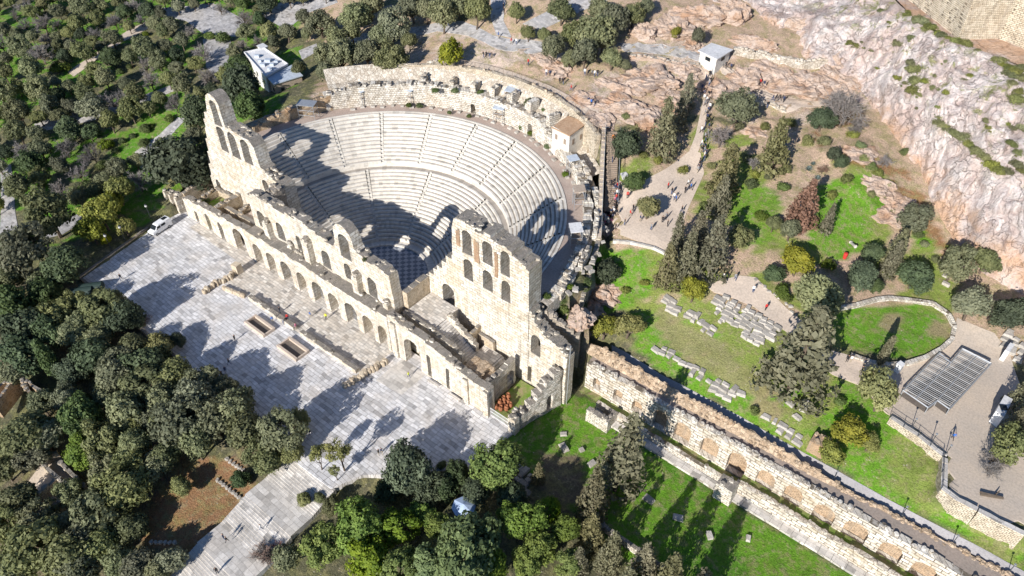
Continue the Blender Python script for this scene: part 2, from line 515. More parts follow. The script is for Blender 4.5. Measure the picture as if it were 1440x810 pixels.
M['netting'] = plain('green_netting', (0.16, 0.22, 0.18), 0.9)

def stone_block(name, c1, c2):
    k = N(name); P = k.pos()
    oi = k.n('ShaderNodeObjectInfo')
    c = k.mix(c1, c2, oi.outputs['Random'])
    c = k.mix(c, (0.22, 0.2, 0.16), k.math('MULTIPLY', k.ramp(k.noise(P, 1.6, 5, 0.7), (0.52, 0.0), (0.7, 1.0)), 0.6))
    c = k.mix(c, k.ramp(k.noise(P, 5, 5), (0.3, 0.7), (0.6, 1.1)), 1.0, 'MULTIPLY')
    k.bump(k.noise(P, 4, 5), 0.6, 0.08)
    return k.out(c, 0.9)
M['block'] = stone_block('marble_fragment', (0.50, 0.46, 0.41), (0.34, 0.31, 0.27))
M['tanblock'] = stone_block('tan_fragment', (0.56, 0.47, 0.35), (0.44, 0.35, 0.25))

def leafmat(name, base, dark, var=0.25, soft=0.0, trans=0.3):
    k = N(name)
    at = k.n('ShaderNodeAttribute', attribute_name='tint')
    oi = k.n('ShaderNodeObjectInfo')
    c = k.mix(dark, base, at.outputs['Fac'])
    hsv = k.n('ShaderNodeHueSaturation')
    k.l(c, hsv.inputs['Color'])
    k.l(k.math('ADD', k.math('MULTIPLY', oi.outputs['Random'], 0.03), 0.484), hsv.inputs['Hue'])
    k.l(k.math('ADD', k.math('MULTIPLY', k.math('FRACT', k.math('MULTIPLY', oi.outputs['Random'], 7.31)), var * 2), 1.0 - var), hsv.inputs['Value'])
    k.l(k.math('ADD', k.math('MULTIPLY', k.math('FRACT', k.math('MULTIPLY', oi.outputs['Random'], 3.77)), 0.5), 0.7), hsv.inputs['Saturation'])
    c = hsv.outputs[0]
    k.out(c, 0.65)
    k.b.inputs['Specular IOR Level'].default_value = 0.25
    if trans:
        tr = k.n('ShaderNodeBsdfTranslucent'); k.l(c, tr.inputs['Color'])
        mx = k.n('ShaderNodeMixShader'); mx.inputs[0].default_value = trans
        k.l(k.b.outputs[0], mx.inputs[1]); k.l(tr.outputs[0], mx.inputs[2])
        k.l(mx.outputs[0], k.t.nodes['Material Output'].inputs['Surface'])
    return k.m
M['leaf_olive'] = leafmat('olive_leaves', (0.26, 0.265, 0.13), (0.13, 0.145, 0.07))
M['leaf_dark'] = leafmat('dark_evergreen_leaves', (0.12, 0.16, 0.07), (0.055, 0.08, 0.036))
M['leaf_pine'] = leafmat('pine_needles', (0.33, 0.32, 0.065), (0.17, 0.185, 0.04), 0.15)
M['leaf_deep'] = leafmat('deep_green_pine_needles', (0.23, 0.30, 0.06), (0.09, 0.14, 0.03), 0.15)
M['leaf_cyp'] = leafmat('cypress_foliage', (0.27, 0.25, 0.14), (0.13, 0.125, 0.065), 0.15)
M['leaf_brown'] = leafmat('dead_brown_needles', (0.33, 0.21, 0.145), (0.20, 0.125, 0.085), 0.1)
M['leaf_bush'] = leafmat('green_bush_leaves', (0.17, 0.22, 0.05), (0.085, 0.12, 0.03), 0.3)
M['leaf_scrub'] = leafmat('dry_scrub_leaves', (0.25, 0.26, 0.09), (0.13, 0.145, 0.05), 0.25)
M['leaf_agave'] = leafmat('agave_leaves', (0.22, 0.27, 0.24), (0.13, 0.17, 0.16), 0.1)
M['twig'] = leafmat('bare_twigs', (0.26, 0.23, 0.215), (0.16, 0.145, 0.135), 0.2, trans=0)
M['redtwig'] = leafmat('reddish_twigs', (0.24, 0.13, 0.09), (0.15, 0.09, 0.07), 0.2, trans=0)
M['bark'] = gritty('bark', (0.16, 0.12, 0.09), (0.10, 0.08, 0.06), 2.0, 8.0)
M['grassy'] = gritty('short_grass', (0.14, 0.26, 0.03), (0.33, 0.28, 0.15), 0.6, 4.0)
M['lawnmat'] = M['grassy']
# ------------------------------------------------------------------ terrain
CTRL = [(50,380,1),(100,300,2),(0,330,0),(0,200,4),(100,160,7),(200,210,5),(260,180,8),(200,100,10),(0,80,9),(0,0,12),(150,20,13),(300,25,14),(300,100,13),(385,100,12.5),(372,130,12.5),(345,95,12),(420,130,17),(350,160,15),(270,230,5),(255,265,3),
(500,20,20),(600,55,23),(520,90,20.5),(560,100,22),(470,120,18),(690,70,27),(640,80,25),(740,70,28),(800,110,26.5),(850,150,26),(850,50,30),(940,75,30),(1000,80,30),(950,20,33),(720,0,33),(870,10,34),(1000,0,34),(1080,130,26),(1040,100,28.5),(1100,60,31),
(870,290,18),(880,330,17.5),(950,345,17),(980,240,20),(950,300,18),(900,230,22),(900,180,25),(940,130,27),(900,400,13),(850,380,13.5),(830,430,9),(810,470,6),(1000,330,18),(1000,270,20),(1100,300,20),(1200,300,19.5),(1060,200,23.5),(1150,180,25),(1200,230,24),(1250,270,21.5),(1280,330,17.5),(1340,370,16),(1400,430,14),(1440,480,13),
(1250,460,13),(1300,450,13),(1190,450,13.5),(1060,430,14),(1100,460,13.5),(1000,420,14.5),(1180,510,12.5),(1335,530,12),(1250,520,12.3),(1330,640,11.5),(1420,700,11),(1300,560,12),(1300,710,8.8),(1210,640,9),(1170,590,10),(1100,580,9.5),(1000,510,11),(1050,540,9.8),(940,470,9.3),(870,440,11),(1380,750,8.5),(1440,775,8.4),(1260,650,9.3),
(975,553,8),(880,500,8),(1100,620,8),(1200,680,8),(1344,754,8),(1440,804,8),
(30,430,-1.5),(60,520,-3),(150,560,-3),(250,560,-1.5),(100,640,-6),(0,560,-5),(250,650,-4),(0,700,-8),(0,809,-10),(150,750,-7),(330,700,-4),(265,808,-4.5),(400,735,-2.6),(440,660,-0.6),(520,700,-2),(600,700,-2),(650,760,-3),(500,809,-4.5),(700,809,-3.5),(800,809,-3),(700,680,-1),(780,620,-0.4),(850,650,-0.3),(1000,720,-0.3),(900,760,-0.8),(1000,800,-0.5),(1180,809,-0.2),(120,410,-0.6),(200,330,0)]
CP = np.array([atz(*c) for c in CTRL])
def _tps(X, Y):
    k = len(CP)
    def U(r2): return 0.5 * r2 * np.log(r2 + 1e-9)
    A = np.zeros((k + 3, k + 3))
    d2 = (CP[:, None, 0] - CP[None, :, 0]) ** 2 + (CP[:, None, 1] - CP[None, :, 1]) ** 2
    A[:k, :k] = U(d2) + np.eye(k) * 60.0
    A[:k, k] = 1; A[:k, k + 1:] = CP[:, :2]
    A[k:, :k] = A[:k, k:].T
    b = np.zeros(k + 3); b[:k] = CP[:, 2]
    c = np.linalg.solve(A, b)
    out = c[k] + c[k + 1] * X + c[k + 2] * Y
    for i in range(k):
        out += c[i] * U((X - CP[i, 0]) ** 2 + (Y - CP[i, 1]) ** 2)
    return out
GX = np.arange(-270.0, 150.0, 1.0)
GY = np.arange(-105.0, 330.0, 1.0)
XX, YY = np.meshgrid(GX, GY)
ZZ = np.clip(_tps(XX, YY), -16, 48)
ZTPS = ZZ.copy()
# small roughness of the open ground
def fbm(X, Y, sc, oct=4, seed=0):
    rs = np.random.RandomState(seed)
    out = np.zeros_like(X); amp = 1.0
    for o in range(oct):
        for _ in range(3):
            a = rs.uniform(0, 6.28); ph = rs.uniform(0, 6.28); q = sc * 2 ** o * rs.uniform(.8, 1.25)
            out += amp * np.sin((X * math.cos(a) + Y * math.sin(a)) * q + ph + 1.7 * np.sin((X * math.sin(a * 1.7) - Y * math.cos(a * 1.3)) * q * 0.6 + ph * 2))
        amp *= 0.55
    return out / 4.0
ZZ += 0.35 * fbm(XX, YY, 0.22, 4, 3)
RR = np.hypot(XX, YY - 14.1)
PLAZA = [(-54.6, 2.5), (-48.6, -26.5), (18, -26.5), (19.5, -27.5), (31.5, -27.0), (33.5, -22.0), (38.0, -18.0), (45.7, -10.5), (47.5, 2.5)]
ZZ[inpoly(XX, YY, PLAZA)] = -0.35
ZZ[(XX > -52) & (XX < 51) & (YY > -3) & (YY < 13)] = -0.35
ZZ[(XX <= -50) & (XX > -59) & (YY > 1) & (YY < 10.5)] = -0.2
ZZ[(RR < 42) & (YY > 12.0)] = -2.0
_a = np.degrees(np.arctan2(YY - 14.1, XX))
m46 = (RR < 46.9) & (RR >= 42) & (_a > -2) & (_a < 182)
ZZ[m46] = np.minimum(ZZ[m46], 15.0)
m47b = (RR < 44.8) & (RR >= 42) & (_a >= 27) & (_a < 50)
ZZ[m47b] = 17.0
m47 = (RR < 45.2) & (RR >= 42) & (_a > -1) & (_a < 28)
ZZ[m47] = 17.4
m = (XX > 47) & (YY < 17.2)
_w = np.clip((YY + 34) / 14, 0, 1) * m
ZZ = ZZ * (1 - _w) + (-0.35 + 0.07 * fbm(XX, YY, 0.4, 3, 8)) * _w
mg_ = (XX > 42.2) & (XX < 49.5) & (YY > 12.9) & (YY < 19)
ZZ[mg_] = 6.5 + (YY[mg_] - 12.9) * 1.5 + 0.5 * fbm(XX, YY, 0.9, 3, 5)[mg_]
ZZ[m & (YY > 8)] = -0.35
# rocky upper slope is rougher
PXY = proj(np.stack([XX.ravel(), YY.ravel(), ZZ.ravel()], 1)).reshape(XX.shape + (2,))
ROCKY = [(600,60),(760,70),(900,60),(990,70),(1110,80),(1190,110),(1260,260),(1340,360),(1250,320),(1130,200),(1060,170),(1000,110),(950,150),(860,150),(780,110),(660,80)]
mr = inpoly(PXY[..., 0], PXY[..., 1], ROCKY)
ZZ += mr * (0.8 * np.abs(fbm(XX, YY, 0.4, 4, 9)) + 0.5 * fbm(XX, YY, 0.9, 3, 19))
# level terrace with the gravel yard
PLAT = [tuple(atz(a, b, 11.6)[:2]) for a, b in ((1251,587),(1325,641),(1323,690),(1360,712),(1441,752),(1600,700),(1600,480),(1440,500),(1380,470),(1340,480),(1270,530))]
ZZ[inpoly(XX, YY, PLAT)] = 11.6

_mk = inpoly(proj(np.stack([XX.ravel(), YY.ravel(), ZZ.ravel()], 1)).reshape(XX.shape + (2,))[..., 0], proj(np.stack([XX.ravel(), YY.ravel(), ZZ.ravel()], 1)).reshape(XX.shape + (2,))[..., 1], [(1225, 500), (1270, 440), (1440, 420), (1440, 530), (1390, 520), (1300, 540), (1262, 575), (1220, 540)])
for _ in range(12):
    _b = (np.roll(ZZ, 1, 0) + np.roll(ZZ, -1, 0) + np.roll(ZZ, 1, 1) + np.roll(ZZ, -1, 1)) / 4
    ZZ[_mk] = _b[_mk]

def hmap(x, y):
    x = np.asarray(x, float); y = np.asarray(y, float)
    i = np.clip((x - GX[0]), 0, len(GX) - 1.001); j = np.clip((y - GY[0]), 0, len(GY) - 1.001)
    i0 = i.astype(int); j0 = j.astype(int); a = i - i0; b = j - j0
    return ZZ[j0, i0] * (1 - a) * (1 - b) + ZZ[j0, i0 + 1] * a * (1 - b) + ZZ[j0 + 1, i0] * (1 - a) * b + ZZ[j0 + 1, i0 + 1] * a * b

_T = np.arange(60, 520, 0.4)
def at(px, py, above=0.0):
    """place on the terrain (raised by `above`) seen at photo pixel"""
    d = ray(px, py); d = d / np.linalg.norm(d)
    P = CAM + d * _T[:, None]
    k = np.where(P[:, 2] < hmap(P[:, 0], P[:, 1]) + above)[0]
    p = P[k[0]] if len(k) else P[-1]
    return np.array([p[0], p[1], float(hmap(p[0], p[1]))])

# ground colours: where the place is grass, bare earth, rock, pine litter
C_ = dict(grass=(0.135, 0.295, 0.022), grass2=(0.22, 0.28, 0.06), dry=(0.30, 0.25, 0.13), soil=(0.50, 0.36, 0.26), red=(0.30, 0.165, 0.085), rock=(0.56, 0.44, 0.36), dark=(0.125, 0.12, 0.07), litter=(0.17, 0.135, 0.09), path=(0.46, 0.41, 0.36), green=(0.10, 0.24, 0.02))
GC = np.zeros(XX.shape + (3,)); GC[:] = C_['dark']
def paint(kind, poly, warp=6.0, amt=1.0):
    wx = PXY[..., 0] + warp * fbm(XX, YY, 0.35, 4, len(poly)); wy = PXY[..., 1] + warp * fbm(XX, YY, 0.33, 4, len(poly) + 5)
    mk = inpoly(wx, wy, poly)
    GC[mk] = GC[mk] * (1 - amt) + np.array(C_[kind]) * amt
PXY = proj(np.stack([XX.ravel(), YY.ravel(), ZZ.ravel()], 1)).reshape(XX.shape + (2,))
mixn = fbm(XX, YY, 0.25, 5, 21)
def paintmix(k1, k2, poly, th=0.0, warp=8):
    paint(k1, poly, warp)
    wx = PXY[..., 0] + warp * fbm(XX, YY, 0.35, 4, 77); wy = PXY[..., 1]
    mk = inpoly(wx, wy, poly) & (mixn > th)
    GC[mk] = C_[k2]
paint('soil', [(1070,-60),(1500,-60),(1500,480),(1400,460),(1300,330),(1200,220),(1120,100)], 4)
paintmix('dark', 'green', [(-600,-300),(420,-300),(420,140),(300,200),(280,300),(100,340),(0,360),(-600,360)], -0.1)
paintmix('litter', 'dark', [(-300,380),(120,400),(350,580),(420,650),(250,830),(-300,900)], 0.1)
paint('red', [(260,650),(330,640),(360,690),(325,755),(270,780),(200,770),(200,730)])
paint('dark', [(420,690),(640,650),(760,650),(900,760),(880,900),(300,900)])
paint('soil', [(430,140),(470,90),(560,60),(640,20),(740,0),(900,-10),(1000,-20),(1100,-10),(1130,80),(1000,110),(860,170),(690,110)], 6)
paintmix('soil', 'rock', [(590,40),(760,50),(860,40),(1000,60),(1200,100),(1300,270),(1370,390),(1300,350),(1200,240),(1100,190),(1000,160),(880,170),(840,190),(690,100),(520,110),(430,140)], 0.0)
paintmix('soil', 'dark', [(400,-200),(800,-200),(760,0),(700,20),(600,40),(430,60)], 0.1)
paintmix('soil', 'grass2', [(850,190),(1000,170),(1110,190),(1250,250),(1340,370),(1440,420),(1500,520),(1250,500),(1000,460),(880,440),(820,400),(860,340)], 0.1)
paint('grass2', [(880,425),(1000,425),(1110,465),(1200,520),(1260,590),(1180,640),(1100,610),(900,500)], 4)
paint('grass', [(1150,262),(1215,245),(1258,262),(1262,285),(1235,300),(1215,350),(1185,365),(1135,345),(1145,300)])
paint('grass', [(1270,300),(1320,330),(1340,350),(1290,352)])
paint('grass', [(1030,265),(1070,262),(1105,290),(1080,340),(1040,350),(1030,300)], 8, 0.8)
paintmix('soil', 'red', [(1130,190),(1200,150),(1260,210),(1330,330),(1345,380),(1280,300),(1240,240),(1180,230)], 0.0)
paintmix('grass', 'grass2', [(840,345),(900,350),(935,380),(925,410),(850,440),(800,440),(815,400)], 0.3)
paintmix('grass', 'dry', [(880,440),(940,440),(1000,470),(1100,560),(1100,600),(1000,560),(900,500)], 0.25)
paint('dry', [(930,430),(1000,470),(1080,540),(1060,560),(960,500),(915,455)], 6, 0.8)
paint('grass', [(900,490),(1000,545),(1100,600),(1180,660),(1165,655),(1090,615),(975,552)])
paintmix('grass', 'grass2', [(1100,560),(1190,540),(1250,590),(1320,650),(1320,700),(1440,760),(1440,815),(1344,757),(1200,675),(1100,620)], 0.25)
paint('grass', [(1175,440),(1220,428),(1300,430),(1335,450),(1335,480),(1280,505),(1210,495),(1175,470)], 3)
paint('dry', [(1240,440),(1270,440),(1262,470),(1235,460)], 4)
paint('dry', [(1310,450),(1335,452),(1338,478),(1308,472)], 4)
paintmix('green', 'grass', [(700,560),(820,555),(1000,690),(1230,830),(1000,900),(850,760),(760,680),(720,640)], -0.1)
paint('litter', [(760,640),(815,640),(830,700),(790,720),(760,690)], 6)
paint('green', [(180,180),(260,150),(280,200),(200,250),(150,240)], 8)
paintmix('grass', 'dry', [(235,240),(300,215),(300,262),(240,285)], 0.3)
paintmix('rock', 'soil', [(795,420),(840,405),(850,470),(800,475)], 0.0)
paint('soil', [(845,255),(930,260),(960,340),(880,340),(845,330)], 4)
mg = MB()
nx, ny = len(GX), len(GY)
me = bpy.data.meshes.new('terrain')
vs = np.stack([XX.ravel(), YY.ravel(), ZZ.ravel()], 1)
idx = np.arange(nx * ny).reshape(ny, nx)
q = np.stack([idx[:-1, :-1], idx[:-1, 1:], idx[1:, 1:], idx[1:, :-1]], -1).reshape(-1, 4)
me.vertices.add(len(vs)); me.vertices.foreach_set('co', vs.astype(np.float32).ravel())
me.loops.add(q.size); me.loops.foreach_set('vertex_index', q.astype(np.int32).ravel())
me.polygons.add(len(q)); me.polygons.foreach_set('loop_start', np.arange(0, q.size, 4, dtype=np.int32)); me.polygons.foreach_set('loop_total', np.full(len(q), 4, np.int32))
me.update(calc_edges=True)
me.polygons.foreach_set('use_smooth', np.ones(len(q), bool))
ca = me.attributes.new('ground', 'FLOAT_COLOR', 'POINT')
ca.data.foreach_set('color', np.concatenate([GC.reshape(-1, 3), np.ones((nx * ny, 1))], 1).astype(np.float32).ravel())
def ground_mat():
    k = N('ground_soil_and_grass'); P = k.pos()
    a = k.n('ShaderNodeAttribute', attribute_name='ground')
    n1 = k.noise(P, 0.9, 6, 0.7); n2 = k.noise(P, 4.0, 5, 0.75); n3 = k.noise(P, 0.3, 4, 0.6)
    c = k.mix(a.outputs['Color'], (0.36, 0.29, 0.19), k.math('MULTIPLY', k.ramp(n1, (0.49, 0.0), (0.64, 1.0)), 0.65))
    c = k.mix(c, (0.24, 0.25, 0.06), k.math('MULTIPLY', k.ramp(k.noise(P, 0.45, 5, 0.7), (0.46, 0.0), (0.62, 1.0)), 0.4))
    c = k.mix(c, (0.07, 0.09, 0.02), k.math('MULTIPLY', k.ramp(n3, (0.5, 0.0), (0.7, 1.0)), 0.35))
    c = k.mix(c, k.ramp(n2, (0.28, 0.42), (0.5, 0.95), (0.74, 1.5)), 1.0, 'MULTIPLY')
    st = k.n('ShaderNodeTexVoronoi'); k.l(P, st.inputs['Vector']); st.inputs['Scale'].default_value = 1.3
    c = k.mix(c, (0.55, 0.5, 0.44), k.math('MULTIPLY', k.ramp(st.outputs['Distance'], (0.06, 1.0), (0.14, 0.0)), k.ramp(n1, (0.5, 0.0), (0.56, 0.8))))
    k.bump(k.math('ADD', n2, n1), 0.9, 0.25)
    return k.out(c, 0.95)
me.materials.append(ground_mat())
ter = bpy.data.objects.new('terrain', me)
COL.objects.link(ter)
tag(ter, kind='structure')

def sheet(name, px, mat, off=0.06, z=None, step=1.2, world=None, drop=0.35, kind='structure'):
    """paving draped over the ground: outline given where the photo shows its edge"""
    pts = world if world is not None else [tuple((at(a, b) if z is None else atz(a, b, z))[:2]) for a, b in px]
    V, T, bd = fill2d(pts, [], step)
    zz = np.full(len(V), z) if z is not None else hmap(V[:, 0], V[:, 1])
    n = len(V)
    mb = MB()
    vs = [(x, y, h + off) for (x, y), h in zip(V, zz)] + [(x, y, h + off - drop) for (x, y), h in zip(V, zz)]
    fs = [tuple(int(i) for i in t) for t in T] + [(b, a, a + n, b + n) for a, b in bd]
    mb.add(vs, fs)
    o = mb.build(name, mat, smooth=False)
    return tag(o, kind=kind)

# paths, road and paved yards
sheet('road', [(860,487),(880,497),(928,527),(975,553),(1040,588),(1100,621),(1150,650),(1200,677),(1272,715),(1344,754),(1440,804),(1475,823),(1440,822),(1418,808),(1339,767),(1268,729),(1200,697),(1150,668),(1100,640),(1030,598),(970,563),(915,533),(860,503)], M['asphalt'], 0.08)
sheet('garden_path', [(845,300),(850,268),(880,262),(905,255),(935,240),(968,215),(985,215),(990,245),(965,300),(955,330),(952,348),(985,385),(1000,400),(1040,388),(1062,392),(1112,440),(1140,462),(1155,490),(1190,500),(1260,525),(1285,550),(1250,587),(1215,545),(1170,527),(1150,512),(1110,470),(1060,432),(1005,412),(985,400),(945,358),(890,338),(855,335)], M['concrete'], 0.07)
sheet('gravel_yard', [(1251,587),(1325,641),(1323,690),(1360,712),(1441,752),(1470,740),(1470,560),(1440,560),(1420,500),(1398,470),(1345,448),(1338,480),(1290,512),(1250,520),(1225,530),(1265,560)], M['gravel'], 0.06)
sheet('terrace_path', [(650,95),(665,86),(720,103),(775,123),(812,142),(850,165),(862,182),(842,184),(808,160),(768,136),(715,114)], M['concrete'], 0.10)
sheet('upper_path', [(610,33),(650,30),(692,50),(715,56),(760,60),(775,72),(740,76),(700,70),(660,52),(615,44)], M['path'], 0.07)
sheet('upper_path', [(690,0),(712,-6),(708,30),(720,55),(698,50),(690,25)], M['path'], 0.075)
sheet('upper_path', [(868,62),(930,62),(1000,72),(998,92),(940,80),(880,74)], M['path'], 0.07)
sheet('upper_path', [(735,34),(800,2),(850,-12),(858,0),(800,24),(760,44)], M['path'], 0.07)
sheet('slope_path', [(991,102),(1001,106),(997,150),(987,200),(978,224),(966,222),(978,190),(989,140)], M['concrete'], 0.07)
sheet('cliff_path', [(1010,92),(1030,98),(1075,125),(1120,140),(1160,140),(1158,150),(1105,160),(1062,135),(1015,104)], M['concrete'], 0.07)
sheet('park_path', [(228,12),(300,5),(345,30),(338,52),(290,50),(262,30),(230,22)], M['path'], 0.07)
sheet('park_path', [(360,18),(400,2),(470,-8),(475,4),(430,20),(405,42),(380,30)], M['path'], 0.07)
sheet('park_path', [(285,55),(325,58),(320,95),(305,115),(290,95)], M['path'], 0.07)
sheet('park_path', [(48,175),(95,160),(150,152),(240,120),(245,128),(150,165),(95,178),(55,187)], M['path'], 0.07)
sheet('park_path', [(190,215),(225,190),(250,165),(262,168),(240,192),(210,222),(204,240),(196,236)], M['path'], 0.07)
sheet('park_path', [(0,232),(16,232),(22,300),(26,322),(0,330)], M['path'], 0.07)
sheet('park_path', [(62,325),(108,302),(122,308),(90,330),(66,336)], M['path'], 0.07)
sheet('park_path', [(96,102),(185,40),(210,30),(212,38),(160,68),(104,108)], M['gravel'], 0.07)
sheet('hill_path', [(480,52),(560,40),(610,33),(615,44),(560,54),(500,62)], M['path'], 0.07)
sheet('hill_path', [(420,72),(445,62),(448,72),(425,84)], M['path'], 0.08)
sheet('earth_terrace', [(172,570),(205,600),(232,612),(215,650),(185,645),(178,610)], M['gravel'], 0.07)

# the marble forecourt, its old stone strip and the stair path going down from it
sheet('forecourt', None, M['plaza'], 0.0, z=0.0, step=4, world=PLAZA, drop=1.2)
sheet('old_stone_floor', None, M['oldpaving'], 0.012, z=0.0, step=4, world=[(-25.5, -5), (-24.6, -8.2), (16.2, -7.9), (17.4, -3.0), (17.4, 1.5), (-25.5, 1.5)], drop=0.01)
sheet('old_stone_floor', None, M['oldpaving'], 0.011, z=0.0, step=4, world=[(-46.5, -2.2), (-25.5, -2.6), (-25.5, 1.5), (-46.5, 1.5)], drop=0.01)
sheet('door_ramp', None, M['stepstone'], 0.05, z=0.0, step=4, world=[(20.2, -6.8), (26.3, -6.2), (26.3, 0.2), (20.2, 0.2)], drop=0.06)
sp = MB(); st_ = MB()
y = -26.6; z = -0.02; k = 0
while y > -66:
    if k % 4 == 3:
        L = 4.2
        sp.box((26.2 + (y + 26) * -0.035, y - L / 2, z - 0.6), (11.6, L, 1.2)); y -= L; z -= 0.05
    else:
        for j in range(4):
            sp.box((26.2 + (y + 26) * -0.035, y - 0.22, z - 0.67), (11.6, 0.44, 1.2)); y -= 0.44; z -= 0.115
    k += 1
tag(sp.build('stair_path', M['stepstone']), kind='structure')
ZZ[(XX > 19) & (XX < 34.5) & (YY < -26) & (YY > -66)] = np.minimum(ZZ, -0.6 + (YY + 26) * 0.165)[(XX > 19) & (XX < 34.5) & (YY < -26) & (YY > -66)]
vs[:, 2] = ZZ.ravel(); me.vertices.foreach_set('co', vs.astype(np.float32).ravel()); me.update()
# ------------------------------------------------------------------ the ancient theatre
def topped(o, topmat, th=0.55):
    """weathered upper faces"""
    me = o.data
    me.materials.append(topmat)
    k = len(me.materials) - 1
    nn = np.zeros(len(me.polygons) * 3); me.polygons.foreach_get('normal', nn)
    mi = np.zeros(len(me.polygons), np.int32); me.polygons.foreach_get('material_index', mi)
    mi[nn.reshape(-1, 3)[:, 2] > th] = k
    me.polygons.foreach_set('material_index', mi)
    return o

def crumbs(mb, fmap, pts, thick, n, seed, size=(0.5, 1.0), h=(0.25, 0.6)):
    """loose blocks lying on a wall top"""
    rr = random.Random(seed)
    xs = [p[0] for p in pts]; zs = [p[1] for p in pts]
    for _ in range(n):
        u = rr.uniform(xs[0] + .3, xs[-1] - .3)
        z = float(np.interp(u, xs, zs))
        d = (rr.uniform(*size), rr.uniform(*size), rr.uniform(*h))
        w_ = rr.choice([rr.uniform(0.2, 0.5), thick - rr.uniform(0.2, 0.5), rr.uniform(0.3, max(.4, thick - .3))])
        p = fmap(u, w_, z)
        mb.rock((p[0], p[1], z + d[2] * 0.3), d, rz=rr.choice([0, 1.57]) + rr.uniform(-.2, .2), rough=0.15)

def wall(name, mat, parent, fmap, bottom, top, holes=(), thick=1.5, step=0.8, relief=0.1, seed=1, amp=0.3, ncr=0, rag=True, topmat='walltop', lo=0.7, hi=1.6):
    """bottom: z or list; top: sparse (u, z) line"""
    tp = ragged(top, lo, hi, amp, seed) if rag else list(top)
    b = bottom if isinstance(bottom, (list, tuple)) else [(top[0][0], bottom), (top[-1][0], bottom)]
    outline = list(b) + [(u, z) for u, z in reversed(tp)]
    mb = MB()
    stone_slab(mb, outline, [list(h) for h in holes], thick, fmap, step, relief)
    if ncr: crumbs(mb, fmap, top, thick, ncr, seed + 50)
    o = mb.build(name, mat, parent)
    return topped(o, M[topmat]) if topmat else o

# --- central stage wall
sw = thing('stage_wall', 'long central stage wall of the theatre ruin with arched doors below and broken arched windows above', 'ruined wall', (-3, 1, 0))
AC = [(-22.9, 3.0, 5.6), (-18.3, 3.0, 5.6), (-13.2, 3.4, 6.0), (-8.3, 3.0, 5.7), (-3.2, 3.5, 6.0), (1.5, 3.0, 5.7), (6.6, 3.5, 6.1), (11.4, 3.0, 5.7), (15.4, 2.4, 5.5)]
wall('arcade', M['limestone'], sw, mapx(0.0), -0.3, [(-25.4, 8.0), (-20, 8.3), (-10, 8.6), (0, 8.7), (10, 8.8), (17.4, 9.0)],
     [arch(a, b, -0.05, c) for a, b, c in AC], 2.48, 0.8, 0.09, 11, 0.28, 14)
UW = [(-22.1, 2.5, 8.9, 13.2), (-15.9, 2.4, 8.9, 13.2), (-10.0, 1.4, 9.0, 12.8), (-1.8, 2.4, 8.9, 13.2), (5.0, 3.0, 14.9, 20.6), (4.6, 1.9, 9.6, 13.4), (11.3, 2.4, 8.9, 13.6)]
DOORS = [(-13.2, 2.5, 4.4), (-3.2, 2.5, 4.4), (6.6, 2.5, 4.4)]
upt = [(-25.2, 15.4), (-24.0, 16.9), (-21, 17.4), (-16.7, 17.0), (-13.0, 16.9), (-9, 17.6), (-4.8, 16.9), (-0.5, 16.2), (1.6, 16.1)]
upt2 = [(8.3, 18.6), (11, 17.6), (14, 17.4), (16.2, 17.0), (16.6, 15.5)]
L1 = ragged(upt, 0.8, 1.7, 0.35, 21); L2 = ragged(upt2, 0.8, 1.7, 0.3, 22)
archtop = [(2.3, 17.6), (2.45, 20.3), (2.9, 21.6), (3.9, 22.5), (5.0, 22.8), (6.1, 22.5), (7.1, 21.6), (7.6, 20.3), (7.8, 18.9)]
outl = [(-25.2, -0.3), (17.0, -0.3), (17.0, 12.0)] + [(u, z) for u, z in reversed(L1 + archtop + L2)]
mb = MB()
stone_slab(mb, outl, [arch(a, b, c, d) for a, b, c, d in UW] + [arch(a, b, -0.05, c) for a, b, c in DOORS], 2.1, mapx(2.5), 0.8, 0.10)
crumbs(mb, mapx(2.5), upt, 2.1, 26, 5); crumbs(mb, mapx(2.5), upt2, 2.1, 9, 6)
topped(mb.build('upper_wall', M['limestone'], sw), M['walltop'])
# projecting piers between the window bays, broken off at different heights
for px0, h, d, wd in ((-19.2, 12.6, 1.2, 1.6), (-6.2, 14.4, 1.3, 1.8), (7.9, 13.4, 1.3, 1.6), (-12.6, 10.0, .9, 1.3), (15.6, 10.8, 1.0, 1.3)):
    wall('pier', M['limestone'], sw, mapx(2.48 - d), 8.3, [(px0 - wd / 2, h - 1.4), (px0 - wd * .2, h), (px0 + wd / 2, h - 0.6)], (), d - 0.02, 0.5, 0.12, int(px0 + 60), 0.5, 5, lo=.4, hi=.7)
for a, b, c in DOORS:
    g = MB()
    for i in range(9):
        x = a - 1.45 + i * 2.9 / 8
        g.box((x, 1.5, 1.25), (0.06, 0.06, 2.5))
    for z in (0.12, 1.3, 2.5): g.box((a, 1.5, z), (3.0, 0.07, 0.09))
    g.build('gate', M['steel'], sw)
sf = MB(); sf.box((-4, 8.0, 0.16), (42, 6.8, 0.3)); tag(sf.build('stage_floor', M['concrete']), kind='structure')

